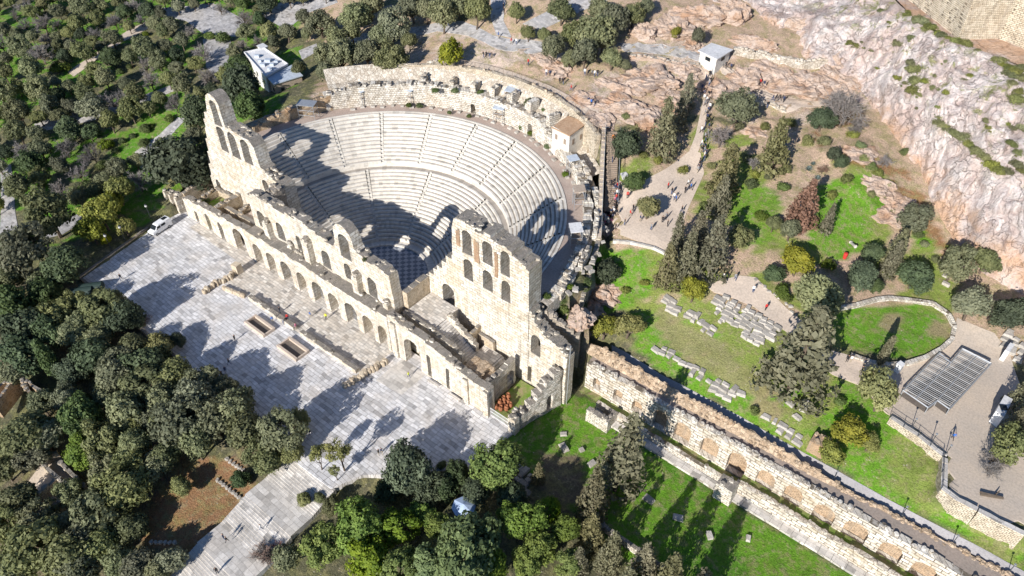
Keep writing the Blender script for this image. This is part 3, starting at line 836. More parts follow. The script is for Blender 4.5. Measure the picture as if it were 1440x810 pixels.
# --- tall side walls that hold the ends of the auditorium
we = thing('tall_side_wall', 'tall east wall of the theatre ruin with two tiers of three arched windows', 'ruined wall', (36, 11.5, 0))
WE = [(28.45, 2.2, 23.1, 28.2), (33.0, 2.2, 23.3, 28.2), (36.8, 2.0, 23.0, 28.0), (28.45, 2.2, 17.3, 21.9), (32.9, 2.2, 17.5, 21.9), (36.9, 2.0, 17.2, 21.7), (23.1, 3.0, 7.5, 13.2)]
tp = ragged([(17.6, 12.6), (19.5, 14.4), (21.5, 16.6), (23.5, 20.0), (24.9, 21.3)], .8, 1.5, .35, 31) + [(25.1, 27.3), (25.6, 29.2)] + ragged([(25.8, 29.6), (27.2, 29.9), (29.3, 29.6), (30.6, 29.1), (33, 29.7), (35.2, 29.1), (37, 29.3), (38.6, 28.2), (41.8, 26.6)], .8, 1.6, .2, 32)
mb = MB()
stone_slab(mb, [(17.6, -0.3), (41.8, -0.3)] + tp[::-1], [arch(*a) for a in WE], 3.3, mapx(10.5), 0.8, 0.12)
crumbs(mb, mapx(10.5), [(26, 29.6), (33, 29.3), (41.5, 26.8)], 3.3, 34, 41)
topped(mb.build('window_wall', M['limestone'], we), M['walltop'])
wall('broken_end', M['limestone'], we, mapx(10.6), [(41.85, -0.3), (50.0, -0.3)], [(41.85, 18.6), (42.6, 16.8), (43.6, 15.4), (45.4, 14.2), (46.6, 13.8), (48.2, 13.4), (49.2, 12.8), (50.0, 11.2)], [arch(43.45, 2.1, 8.2, 12.9), arch(42.3, .8, 0.5, 4.4)], 2.2, 0.7, 0.15, 33, 0.22, 14, lo=.35, hi=.8)
wall('rim_end_wall', M['dark_stone'], we, maplin((41.0, 12.95), (49.0, 16.0))[0], 4.0, [(0, 17.6), (2, 16.4), (4, 15.0), (6, 13.2), (8.4, 11.6)], (), 1.0, 0.7, 0.2, 39, 0.35, 8, lo=.4, hi=.9)
wall('brick_patch', M['brickish'], we, mapx(10.36), [(30.1, 22.6), (31.2, 22.6)], [(30.1, 27.0), (30.6, 27.4), (31.2, 26.8)], (), 0.2, 0.4, 0.04, 35, 0.4, 0, lo=.3, hi=.5)
wall('brick_patch', M['brickish'], we, mapx(10.36), [(34.6, 21.6), (35.3, 21.6)], [(34.6, 26.4), (35.0, 26.7), (35.3, 26.2)], (), 0.2, 0.4, 0.04, 36, 0.4, 0, lo=.3, hi=.5)
wall('brick_patch', M['brickish'], we, mapx(10.36), [(26.1, 24.0), (26.9, 24.0)], [(26.1, 27.2), (26.5, 27.8), (26.9, 27.2)], (), 0.2, 0.4, 0.04, 37, 0.4, 0, lo=.3, hi=.5)
ww = thing('tall_side_wall', 'tall stepped west wall of the theatre ruin rising to one lone arch', 'ruined wall', (-42, 11.5, 0))
WW = [(-39.1, 2.5, 24.3, 30.2), (-39.4, 2.7, 18.0, 24.0), (-35.4, 2.9, 17.9, 24.1), (-31.0, 2.8, 18.2, 24.0), (-47.7, 1.8, 3.9, 7.1), (-26.7, 2.0, 12.8, 16.0)]
tp = [(-50.3, 4.5)] + [(-50.2, 7.2), (-49.3, 8.0), (-49.1, 10.9), (-48.2, 11.4), (-48.0, 14.6), (-47.2, 15.0), (-46.9, 18.3), (-46.1, 18.7), (-45.8, 21.2), (-45.1, 21.9), (-44.9, 23.9), (-44.2, 24.2)] + [(-43.8, 25.9), (-42.4, 26.4), (-42.1, 27.6), (-41.7, 29.4), (-41.0, 30.7), (-40.0, 31.4), (-38.9, 31.6), (-37.8, 31.1), (-37.0, 29.9), (-36.8, 27.4)] + ragged([(-36.7, 25.2), (-34.6, 25.0), (-32.4, 25.1), (-30.2, 24.8), (-28.6, 24.4)], .7, 1.3, .25, 52) + [(-27.6, 23.4), (-27.2, 20.0)] + ragged([(-27.0, 19.2), (-25.5, 17.8), (-23, 17.6), (-20.0, 17.4)], .7, 1.4, .3, 53)
mb = MB()
stone_slab(mb, [(-50.6, -0.3), (-20.0, -0.3)] + tp[::-1], [arch(*a) for a in WW], 2.9, mapx(8.0), 0.8, 0.13)
crumbs(mb, mapx(8.0), [(-36, 24.9), (-29, 24.5)], 2.9, 18, 54); crumbs(mb, mapx(8.0), [(-26.5, 18.5), (-20.5, 17.6)], 2.3, 12, 55)
topped(mb.build('window_wall', M['limestone'], ww), M['walltop'])

# --- walls across the stage ends
cw = thing('cross_wall', 'short grey vaulted wall at the west end of the stage', 'ruined wall', (-23, 7, 0))
wall('vault_wall', M['dark_stone'], cw, mapy(-19.6), -0.2, [(4.65, 16.2), (6, 17.2), (7.9, 17.6)], [arch(6.4, 2.4, 6.8, 13.6)], 2.6, 0.7, 0.15, 61, 0.45, 10)
cw2 = thing('cross_wall', 'low plain wall at the east end of the stage', 'ruined wall', (17.6, 7.5, 0))
wall('stone_wall', M['limestone_warm'], cw2, mapy(18.3), -0.2, [(4.65, 12.3), (8, 12.5), (10.4, 12.6)], (), 1.2, 0.7, 0.08, 62, 0.12, 0)

# --- east stairwell
es = thing('stair_hall', 'roofless east stair hall of the ruin with steps, paved landing and fenced yard', 'ruined building', (30, 5, 0))
wall('front_wall', M['limestone'], es, mapx(0.05), -0.3, [(17.45, 10.0), (22, 9.7), (27, 9.1), (31, 8.5), (34.2, 7.6), (36.4, 6.9), (38.6, 6.6), (41.6, 6.9)],
     [arch(23.2, 4.0, -0.05, 6.9), arch(27.4, .9, 0.3, 6.0, 4), arch(32.0, .8, 0.3, 5.6, 4)], 1.5, 0.8, 0.09, 71, 0.25, 14)
for x, h in ((19.0, 8.8), (36.6, 6.2), (41.2, 6.6)):
    wall('pilaster', M['limestone'], es, mapx(-0.4), -0.2, [(x - .55, h), (x + .55, h)], (), 0.42, 0.5, 0.04, int(x), 0.2, 0)
wall('inner_wall', M['limestone'], es, mapx(3.0), -0.2, [(18.4, 9.0), (24, 8.9), (29, 8.2), (33, 7.0)], (), 0.8, 0.7, 0.06, 72, 0.12, 6)
g = MB(); g.box((22.0, 7.25, 6.4), (7.1, 6.4, 4.4)); g.build('landing', M['oldpaving'], es)
g = MB()
for i in range(16):
    g.box((25.75 + i * 0.44, 5.6, 8.4 - i * 0.27 - 2.0), (0.44, 3.1, 4.0))
g.build('steps', M['stepstone'], es)
wall('step_wall', M['limestone'], es, mapx(7.2), -0.2, [(25.6, 9.6), (27, 9.2), (29, 7.9), (31, 6.7), (32.5, 5.9)], (), .8, 0.6, 0.08, 73, 0.2, 6)
wall('room_wall', M['limestone_warm'], es, mapy(30.9), -0.2, [(8.05, 7.2), (10.4, 7.8)], (), 0.6, 0.6, 0.05, 74, 0.15, 0)
wall('room_wall', M['limestone_warm'], es, mapx(9.6), -0.2, [(31.0, 6.3), (34.6, 6.0)], (), 0.6, 0.6, 0.05, 75, 0.15, 0)
g = MB(); g.box((34.5, 7.0, 2.3), (4.2, 5.4, 3.6)); g.build('lower_landing', M['oldpaving'], es)
g = MB()
for i in range(8): g.box((36.9 + i * 0.4, 8.0, 4.0 - i * 0.45 - .8), (0.4, 3.2, 1.6))
g.build('lower_steps', M['stepstone'], es)
wall('core_block', M['rubble'], es, mapx(1.6), -0.2, [(34.2, 5.6), (36, 6.2), (39.4, 5.8)], (), 3.6, 0.7, 0.2, 76, 0.5, 14, topmat='rubbletop')
wall('yard_wall', M['limestone'], es, mapy(40.2), -0.2, [(1.6, 6.2), (5, 6.0), (9.0, 6.5)], [arch(7.6, 1.8, 0.1, 4.2)], 0.9, 0.6, 0.1, 77, 0.2, 5)
wall('east_wall', M['limestone_white'], es, maplin((47.0, 0.2), (49.6, 10.4))[0], -0.3, [(0, 3.2), (1.5, 3.8), (3, 3.2), (5, 5.5), (7, 7.6), (10.4, 9.6)], [arch(7.8, 1.3, 0.2, 4.0)], 1.6, 0.6, 0.18, 78, 0.5, 12)
wall('gate_post', M['limestone'], es, mapx(-0.2), -0.2, [(46.1, 3.6), (47.6, 3.8)], (), 1.2, 0.5, 0.08, 79, 0.2, 3)
g = MB()
for i in range(17): g.box((41.75 + i * 0.27, 0.3, 1.2), (0.05, 0.05, 2.1))
for z in (0.25, 1.3, 2.2): g.box((43.9, 0.3, z), (4.4, 0.06, 0.08))
g.build('gate', M['whitepaint'], es)
g = MB(); g.box((43.6, 5.4, -0.1), (6.0, 9.4, 0.3)); o = g.build('yard_floor', M['grassy'], es)

# --- west stairwell
ws = thing('stair_hall', 'roofless west stair hall of the theatre ruin with a planted chamber behind its front', 'ruined building', (-37, 5, 0))
wall('front_wall', M['limestone'], ws, mapx(0.05), -0.3, [(-50.4, 5.0), (-48, 5.8), (-42, 6.4), (-36, 7.0), (-30, 7.6), (-25.45, 8.0)],
     [arch(-46.2, 1.3, -0.05, 3.4), arch(-41.2, 1.6, -0.05, 4.9), arch(-36.4, 1.6, -0.05, 4.9), arch(-29.3, 4.2, -0.05, 6.4)], 1.5, 0.8, 0.09, 81, 0.25, 10)
wall('inner_wall', M['limestone_warm'], ws, mapx(3.1), -0.2, [(-38, 6.4), (-32, 6.9), (-25.6, 7.2)], (), 1.0, 0.7, 0.06, 82, 0.12, 3)
g = MB(); g.box((-28.0, 6.0, 4.3), (9.0, 3.7, 4.0)); g.build('landing', M['concrete'], ws)
wall('chamber_wall', M['limestone_warm'], ws, mapy(-33.2), -0.2, [(4.2, 6.8), (6.5, 7.2), (7.9, 7.4)], (), 0.9, 0.6, 0.08, 83, 0.3, 4)
wall('chamber_wall', M['limestone_warm'], ws, mapy(-38.6), -0.2, [(1.7, 6.6), (6, 6.9), (7.9, 7.2)], (), 1.2, 0.6, 0.08, 84, 0.3, 5)
wall('chamber_wall', M['limestone_warm'], ws, mapx(6.8), -0.2, [(-46.5, 5.4), (-42, 5.8), (-39.9, 6.0)], (), 0.9, 0.6, 0.08, 85, 0.3, 4)
wall('chamber_wall', M['limestone_warm'], ws, mapy(-46.5), -0.2, [(1.7, 5.2), (4, 5.4), (7.6, 5.6)], (), 1.0, 0.6, 0.08, 86, 0.3, 4)
g = MB(); g.box((-43.1, 4.2, 2.0), (5.6, 5.0, 4.0)); g.build('planted_floor', M['grassy'], ws) if 'grassy' in M else g.build('planted_floor', M['earthtop'], ws)
rw = thing('retaining_wall', 'buttressed retaining wall beside the white van at the west end of the forecourt', 'retaining wall', (-55, 1, 0))
wall('face_wall', M['limestone'], rw, mapx(0.3), -0.3, [(-58.2, 3.6), (-55, 4.4), (-52.4, 4.8)], (), 1.0, 0.7, 0.08, 87, 0.2, 3)
for x in (-57.6, -55.2, -52.9): wall('buttress', M['limestone'], rw, mapx(-0.7), -0.2, [(x - .45, 4.2), (x + .45, 4.4)], (), 0.98, 0.5, 0.05, int(x + 100), 0.2, 1)
wall('return_wall', M['limestone_warm'], rw, mapy(-52.0), -0.3, [(1.35, 4.9), (5, 5.4), (9.4, 6.6)], (), 1.0, 0.7, 0.07, 88, 0.15, 6)

# --- the auditorium: stepped marble rows in wedges between stairways
CX, CY = 0.0, 14.1
au = thing('auditorium', 'great semicircular marble auditorium with curving rows of seats', 'theatre seating', (CX, CY, 0))
def prof(r0, z0, rows, dr, dz):
    p = [(r0, z0 - 0.3), (r0, z0)]
    f = []          # material per segment: 0 seat, 1 foot channel
    f.append(0)
    r, z = r0, z0
    for i in range(rows):
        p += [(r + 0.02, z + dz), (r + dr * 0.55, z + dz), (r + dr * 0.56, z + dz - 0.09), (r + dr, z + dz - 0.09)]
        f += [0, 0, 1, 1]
        r += dr; z += dz
        z0 = z
    return p, f
def ringpt(a, r, z):
    """a in degrees; beyond the half circle the rows run straight on towards the side walls"""
    if a < 0: return (CX + r, CY + a * 0.1 * 2.0, z)
    if a > 180: return (CX - r, CY - (a - 180) * 0.62, z)
    t = math.radians(a)
    return (CX + r * math.cos(t), CY + r * math.sin(t), z)
def ring_mesh(pr, fm, a0, a1, seg):
    mb = MB(); mi = []
    n = len(pr)
    vs = []
    A = np.linspace(a0, a1, seg + 1)
    for a in A:
        for r, z in pr: vs.append(ringpt(a, r, z))
    fs = []
    for i in range(seg):
        for j in range(n - 1):
            fs.append((i * n + j, i * n + j + 1, (i + 1) * n + j + 1, (i + 1) * n + j)); mi.append(fm[j])
    mb.add(vs, fs)
    return mb, mi
R1, Z1, N1, D1, H1 = 11.3, 0.75, 19, 0.775, 0.488
pl, fl = prof(R1, Z1, N1, D1, H1)
RD = R1 + N1 * D1; ZD = Z1 + N1 * H1 - 0.09
R2, Z2, N2, D2, H2 = RD + 0.8, ZD + 0.9, 13, 0.83, 0.535
pu, fu = prof(R2, Z2, N2, D2, H2)
RT = R2 + N2 * D2; ZT = Z2 + N2 * H2 - 0.09
low_ais = [-6, 30, 66, 102, 138, 174, 186]
low_cut = [6, 38, 71, 109, 142, 174]
up_cut = [8, 26, 44, 62, 80, 98, 116, 134, 152, 171]
def wedges(cuts, pr, fm, hw):
    edges = [-6] + cuts + [186]
    for i in range(len(edges) - 1):
        a0 = edges[i] + (hw if i > 0 else 0); a1 = edges[i + 1] - (hw if i < len(edges) - 2 else 0)
        mb, mi = ring_mesh(pr, fm, a0, a1, max(3, int((a1 - a0) / 1.5)))
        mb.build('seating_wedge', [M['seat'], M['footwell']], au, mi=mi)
def stairs(cuts, r0, z0, rows, dr, dz, hw):
    for a in cuts:
        mb = MB()
        t = math.radians(a); d = np.array([math.cos(t), math.sin(t)])
        wd = 0.62
        for i in range(rows):
            for k in (0, 1):
                r = r0 + i * dr + k * dr * 0.5
                zz = z0 + i * dz + (k + 1) * dz * 0.5 - 0.02
                c = np.array([CX, CY]) + d * (r + dr * 0.25)
                mb.box((c[0], c[1], zz - 0.4), (dr * 0.5, wd * 1.0, 0.8), rz=t)
        mb.build('stairway', M['seat'], au)
hw1, hw2 = 1.05, 0.7
wedges(low_cut, pl, fl, hw1)
wedges(up_cut, pu, fu, hw2)
stairs(low_cut, R1, Z1, N1, D1, H1, hw1)
stairs(up_cut, R2, Z2, N2, D2, H2, hw2)
mb, mi = ring_mesh([(RD - .02, ZD - .3), (RD, ZD), (R2 - 0.02, ZD + 0.02)], [0, 0], -6, 186, 100)
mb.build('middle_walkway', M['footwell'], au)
mb, mi = ring_mesh([(R2 - 0.03, ZD - 0.2), (R2 - 0.03, Z2 - 0.02), (R2 + 0.02, Z2 - 0.01)], [0, 0], -6, 186, 100)
mb.build('walkway_wall', M['seat'], au)
mb, mi = ring_mesh([(9.5, 0.2), (9.5, 0.72), (10.0, 0.72), (10.0, 0.45), (R1 + .05, 0.45)], [0, 0, 0, 0], -6, 186, 80)
mb.build('front_kerb', M['seat'], au)
mb, mi = ring_mesh([(RT - .02, ZT - 1), (RT, ZT + 0.12), (RT + 0.45, ZT + 0.12), (RT + .46, ZT - .02), (41.3, ZT - 0.02)], [0, 0, 0, 1, 1], -6, 186, 100)
mb.build('rim_walkway', [M['seat'], M['passage']], au, mi=[(0 if i % 4 < 2 else 1) for i in range(len(mb.f))])
of = MB()
of.add([(CX + 9.52 * math.cos(a), CY + 9.52 * math.sin(a), 0.36) for a in np.linspace(-0.6, math.pi + 0.6, 70)] , [tuple(range(70))])
tag(of.build('orchestra_floor', M['checker']), kind='structure')
se = MB()
for i in range(9):
    x = 3.5 + i * 1.0
    se.box((x, 9.4 + 0.1 * (i % 2), 0.9), (0.1, 0.1, 1.4))
for z in (0.8, 1.5): se.box((7.5, 9.4, z), (8.2, 0.07, 0.1))
tag(se.build('stage_railing', M['wood']), 'low timber railing along the stage edge beside the checkered floor', 'railing')

# --- walls behind the top row
def ringmap(R, a0):
    """u = metres along the wall from angle a0 (degrees), front towards the stage"""
    def f(u, w_, z):
        t = math.radians(a0) + u / R
        return (CX + (R + w_) * math.cos(t), CY + (R + w_) * math.sin(t), z)
    return f
bw_ = thing('rear_wall', 'curved rubble wall with broken buttresses behind the top row of seats', 'ruined wall', (0, 56, ZT))
Lr = math.radians(102) * 41.2
La = 15.0
wall('curved_wall', M['limestone_white'], bw_, ringmap(41.2, 50), ZT - 0.4, [(La, 21.0), (18, 22.6), (26, 22.9), (34, 22.5), (42, 22.8), (50, 23.2), (58, 22.6), (66, 22.8), (Lr, 21.5)], [arch(21.5, 1.5, ZT + .1, 20.8), arch(38.0, 1.2, ZT + .1, 20.3)], 1.9, 0.8, 0.22, 91, 0.45, 60)
for u, hh, s in ((17.2, 24.6, 1.5), (24.0, 25.0, 1.8), (29.5, 25.0, 1.5), (34.5, 24.8, 1.4), (39.6, 24.6, 1.4), (45, 24.2, 1.3), (52, 24.4, 1.5)):
    wall('buttress', M['limestone_white'], bw_, ringmap(42.3, 50), 21.6, [(u - s / 2, hh), (u + s / 2, hh - .5)], (), 2.6, 0.6, 0.16, int(u), 0.4, 4)
mb, mi = ring_mesh([(43.0, 18.0), (43.05, 22.3), (44.3, 22.7), (46.0, 24.3), (47.2, 25.2)], [0, 0, 0, 0], 71, 150, 80)
mb.build('upper_ledge', M['palerubble'], bw_)
tw = thing('terrace_wall', 'curved retaining wall below the fenced visitor terrace above the auditorium', 'retaining wall', (5, 61, 22))
wall('curved_wall', M['retaining'], tw, ringmap(46.6, 57), 17.5, [(0, 25.4), (10, 26.0), (20, 26.2), (40, 26.0), (50, 25.6), (62, 24.6), (74, 23.8)], (), 1.0, 0.8, 0.12, 92, 0.12, 10, topmat='rubbletop')

def fence(name, label, cat, pts, h=1.2, gap=2.0, mat='darksteel', rails=(0.55, 1.15), rad=0.03, panel=None):
    """posts and rails along a line of places"""
    P = [np.array(p, float) for p in pts]
    o = thing(name, label, cat, P[0])
    r = MB()
    k = 0
    for a, b in zip(P[:-1], P[1:]):
        L = np.linalg.norm(b - a); n = max(1, int(round(L / gap)))
        for i in range(n):
            q = a + (b - a) * i / n
            m_ = MB(); m_.tube(q, q + np.array([0, 0, h]), rad * 1.4, n=5)
            m_.build('post', M[mat], o)
        for z in rails: r.tube(a + np.array([0, 0, h * z / 1.2]), b + np.array([0, 0, h * z / 1.2]), rad, n=4)
        if panel:
            d = (b - a)
            s = MB()
            m = max(2, int(L / 0.35))
            for i in range(m):
                q = a + d * (i + .5) / m
                r.tube(q + np.array([0, 0, .1]), q + np.array([0, 0, h]), rad * 0.5, n=3, cap=False)
    r.build('rail', M[mat], o)
    return o
fp = []
for a in np.linspace(46, 118, 25):
    t = math.radians(a); x, y = CX + 47.4 * math.cos(t), CY + 47.4 * math.sin(t)
    fp.append((x, y, max(float(hmap(x, y)), 25.4) + 0.1))
fence('terrace_fence', 'brown metal fence along the visitor terrace above the auditorium', 'fence', fp, 1.8, 2.0, 'wood', (0.1, 1.15), 0.035, True)

# east side: wall and rail between the auditorium and the visitor stairs
oe = thing('boundary_wall', 'long pale wall between the auditorium rim and the crowded visitor stairs', 'wall', (33, 45, 18))
A_, B_ = np.array([25.6, 56.2]), np.array([40.6, 33.6])
f_, L_ = maplin(B_, A_)
wall('stair_wall', M['retaining'], oe, f_, 15.5, [(0, 18.8), (6, 19.4), (14, 21.6), (20, 24.0), (L_, 26.2)], (), 0.7, 0.8, 0.06, 95, 0.08, 0, topmat='concrete')
f2, L2_ = maplin(np.array([47.6, 16.5]), B_)
wall('lower_wall', M['retaining'], oe, f2, 6.0, [(0, 12.6), (5, 14.0), (10, 16.5), (L2_, 18.6)], (), 0.8, 0.8, 0.15, 96, 0.3, 8)
fence('stair_railing', 'pale metal railing on the wall beside the visitor stairs', 'railing', [(25.6, 56.2, 26.2), (29.5, 50.3, 24.0), (33.5, 44.3, 21.5), (37.5, 38.3, 19.3), (40.6, 33.6, 18.7)], 1.1, 2.2, 'steel', (0.6, 1.15), 0.035)
vs_ = MB()
p0, p1 = STAIR_TOP, STAIR_FOOT = np.array([27.6, 56.0]), np.array([36.2, 43.2])
for i in range(40):
    q = p0 + (p1 - p0) * (i + .5) / 40
    z = 26.0 - (26.0 - 18.2) * (i + .5) / 40
    vs_.box((q[0], q[1], z - 0.6), (0.42, 2.3, 1.2), rz=math.atan2((p1 - p0)[1], (p1 - p0)[0]))
tag(vs_.build('visitor_stairs', M['wood']), 'straight flight of steps running down beside the auditorium wall', 'stairs')
fence('stair_railing', 'metal handrail on the garden side of the visitor stairs', 'railing', [(28.8, 56.8, 26.0), (33.1, 50.4, 22.2), (37.4, 44.0, 18.4)], 1.1, 2.0, 'steel', (0.6, 1.15), 0.035)

# terraces of broken masonry inside the east rim
er = thing('ruined_terrace', 'broken stone terrace between the east rim of the seats and the boundary wall', 'ruined wall', (36, 40, 17))
wall('low_wall', M['limestone_white'], er, ringmap(41.2, 3), 15.5, [(0, 17.2), (5, 18.4), (10, 19.2), (17, 18.6), (24, 19.8), (33, 20.2), (44, 20.6), (50, 21.2)], (), 1.6, 0.8, 0.25, 97, 0.5, 30)
mb, mi = ring_mesh([(41.2, 17.6), (42.5, 17.8), (43.4, 17.5), (43.6, 15)], [0, 0, 0], -2, 27, 40)
mb.build('rubble_floor', M['palerubble'], er)
mb, mi = ring_mesh([(41.2, 17.8), (43.0, 18.2), (43.8, 18.4), (44.7, 18.3)], [0, 0, 0], 26, 52, 40)
mb.build('rubble_floor', M['palerubble'], er)
mb, mi = ring_mesh([(41.2, 17.8), (43.0, 18.2), (44.3, 18.8), (46.7, 19.8)], [0, 0, 0], 51, 76, 40)
mb.build('rubble_floor', M['palerubble'], er)
for a0_, ln, rr_, hh in ((14, 6, 43.0, 19.6), (26, 7, 43.2, 20.2), (37, 6, 43.2, 20.6), (48, 7, 43.0, 20.8), (4, 5, 42.8, 18.9)):
    wall('low_wall', M['limestone_white'], er, ringmap(rr_, a0_), 16.5, [(0, hh - .8), (ln * .5, hh), (ln, hh - .6)], (), 0.9, 0.6, 0.2, int(a0_ * 7), 0.4, 8)
# west side of the rim
wr = thing('ruined_terrace', 'shaded broken masonry behind the west end of the top seats', 'ruined wall', (-40, 28, 15))
wall('low_wall', M['rubble'], wr, ringmap(41.2, 150), 14.0, [(0, 21.3), (8, 20.4), (14, 19.6), (22, 18.8)], (), 1.8, 0.8, 0.25, 98, 0.4, 16)
mb, mi = ring_mesh([(41.2, 17.8), (46.0, 18.0), (46.2, 12)], [0, 0], 148, 184, 30)
mb.build('rubble_floor', M['rubbletop'], wr)

# --- arcaded colonnade wall running east
KX0, KX1 = 51.0, 123.0
sto = thing('arcaded_wall', 'very long ruined arcaded wall running east from the theatre between the lawn and the road', 'ruined wall', (86, 16, 0))
ax = [54.6, 58.0, 61.8, 66.0, 71.0, 75.4, 80.2, 85.2, 90.2, 95.6, 98.8][:0]
ax = [53.6, 57.6, 61.7, 66.0, 70.6, 75.3, 80.1, 84.9, 89.7, 94.5, 99.3, 104.1, 108.9, 113.7, 118.5]
wd_ = [1.5, 1.7, 1.8, 2.6, 2.8, 2.9, 3.0, 3.1, 3.1, 3.2, 3.2, 3.2, 3.2, 3.2, 3.2]
zt_ = [5.2, 5.2, 5.3, 6.0, 6.4] + [6.5] * 10
_ra = random.Random(17)
wd_ = [w_ * _ra.uniform(.9, 1.1) for w_ in wd_]; zt_ = [z - _ra.uniform(0, .45) for z in zt_]; ax = [x + _ra.uniform(-.2, .2) for x in ax]
tp = [(KX0, 7.3), (60, 7.5), (75, 7.6), (90, 7.8), (105, 7.8), (KX1, 7.8)]
wall('arch_wall', M['bigblock'], sto, mapx(15.5), -0.3, tp, [arch(x, w_, (2.1 if x > 81 else 1.2) if x > 63 else 2.1, z) for x, w_, z in zip(ax, wd_, zt_)], 1.05, 0.8, 0.10, 101, 0.2, 70, topmat='limestone_white')
mb = MB(); stone_slab(mb, [(KX0, -0.3), (KX1, -0.3), (KX1, 7.55), (KX0, 7.1)], [], 0.8, mapx(16.62), 1.0, 0.15)
mb.build('niche_back', M['nichefill'], sto)
mb = MB()
n = 100
for i in range(n):
    x0 = KX0 + (KX1 - KX0) * i / n; x1 = KX0 + (KX1 - KX0) * (i + 1) / n
    z0 = 7.25 + 0.006 * (x0 - KX0); z1 = 7.25 + 0.006 * (x1 - KX0)
    mb.add([(x0, 16.4, z0), (x1, 16.4, z1), (x1, 19.2, z1 + .1), (x0, 19.2, z0 + .1)], [(0, 1, 2, 3)])
mb.build('wall_walk', M['earthtop'], sto)
# rubble bank behind the walk: a long irregular ridge that dies away eastwards
mb = MB()
xs = np.arange(KX0 - 1.5, KX1, 0.4)
rrr = random.Random(4)
prof_n = 9
vs_, fs_ = [], []
for i, x in enumerate(xs):
    yb = float(np.interp(x, [50, 68, 93, 105, 123], [17.3, 17.3, 17.9, 18.5, 19.2]))
    hgt = float(np.interp(x, [49, 53, 70, 86, 93, 97, 123], [1.2, 1.9, 1.8, 1.6, 1.0, 0.55, 0.55])) * (1 + 0.25 * mnoise.noise(Vector((x * 0.8, 3, 1))))
    wdt = float(np.interp(x, [49, 55, 70, 86, 95, 123], [2.1, 1.9, 1.5, 1.35, 1.0, 1.0]))
    for j in range(prof_n):
        t = j / (prof_n - 1)
        zz = 7.2 + hgt * min(1, t * 1.6) ** 0.8 if t < 0.8 else 7.2 + hgt - (t - 0.8) * 5 * (hgt + 1.0)
        vs_.append((x + 0.2 * mnoise.noise(Vector((x, j, 0))), yb + t * wdt + 0.2 * mnoise.noise(Vector((x * 0.9, j * 2, 5))), zz + 0.28 * mnoise.noise(Vector((x * 1.1, j * 1.3, 9)))))
for i in range(len(xs) - 1):
    for j in range(prof_n - 1):
        a = i * prof_n + j
        fs_.append((a, a + prof_n, a + prof_n + 1, a + 1))
mb.add(vs_, fs_)
for _ in range(260):
    x = rrr.uniform(KX0, KX1); hg = float(np.interp(x, [49, 53, 70, 86, 93, 97, 123], [1.2, 1.9, 1.8, 1.6, 1.0, 0.55, 0.55]))
    yb = float(np.interp(x, [50, 68, 93, 105, 123], [17.3, 17.3, 17.9, 18.5, 19.2])); wdt = float(np.interp(x, [49, 55, 70, 86, 95, 123], [2.1, 1.9, 1.5, 1.35, 1.0, 1.0]))
    t = rrr.uniform(0.15, 0.85)
    mb.rock((x, yb + t * wdt, 7.15 + hg * min(1, t * 1.6) ** 0.8), (rrr.uniform(.4, 1.0), rrr.uniform(.4, .8), rrr.uniform(.3, .7)))
mb.build('rubble_bank', M['rubbletop'], sto)
# lower front wall with its grassy ledge, white plinth and two projecting piers
wall('front_wall', M['bigblock'], sto, mapx(13.2), -0.3, [(81.5, 2.8), (90, 2.9), (KX1, 3.0)], (), 0.8, 0.7, 0.14, 102, 0.25, 50, topmat='palerubble')
wall('front_wall', M['limestone_white'], sto, mapx(13.3), -0.3, [(55.0, 1.7), (66, 1.5), (81.4, 1.5)], (), 0.7, 0.7, 0.04, 103, 0.1, 3, topmat='limestone_white')
mb = MB()
for i in range(150):
    x0 = KX0 + (KX1 - KX0) * i / 150; x1 = KX0 + (KX1 - KX0) * (i + 1) / 150
    zl = 2.5 if x0 > 81.4 else 1.1
    mb.add([(x0, 13.9, zl + .3 * mnoise.noise(Vector((x0, 0, 0)))), (x1, 13.9, zl + .3 * mnoise.noise(Vector((x1, 0, 0)))), (x1, 15.6, zl - .2 + .25 * mnoise.noise(Vector((x1, 3, 0)))), (x0, 15.6, zl - .2 + .25 * mnoise.noise(Vector((x0, 3, 0))))], [(0, 1, 2, 3)])
mb.build('grassy_ledge', M['grassy'], sto)
mb = MB(); rrr = random.Random(9); x = 55.2
while x < KX1:
    L = rrr.uniform(1.6, 2.6)
    mb.box((x + L / 2, 12.45 + rrr.uniform(-.05, .05), 0.05), (L - 0.04, 1.45, 0.5), rz=rrr.uniform(-.01, .01)); x += L
mb.build('plinth', M['stepstone'], sto)
for x0, x1, h, yy in ((55.0, 59.4, 2.6, 10.2), (79.3, 82.2, 3.6, 10.6)):
    wall('pier', M['limestone_white'], sto, mapx(yy), -0.3, [(x0, h), (x1, h)], (), 2.2 if x0 > 70 else 1.0, 0.6, 0.08, int(x0), 0.12, 4)
wall('pier', M['limestone_white'], sto, mapy(59.4), -0.3, [(11.22, 2.6), (13.28, 2.6)], (), 0.8, 0.6, 0.05, 7, 0.1, 1)
# two free walls in the lawn
wl = thing('lawn_wall', 'low white wall dividing the lawn in front of the trees', 'wall', (77, -20, 0))
p, q = atz(845, 738, 0), atz(960, 818, 0)
f_, L_ = maplin(q, p)
wall('wall', M['limestone_white'], wl, f_, -0.6, [(0, 0.9), (L_, 1.0)], (), 0.6, 0.8, 0.06, 111, 0.12, 8)
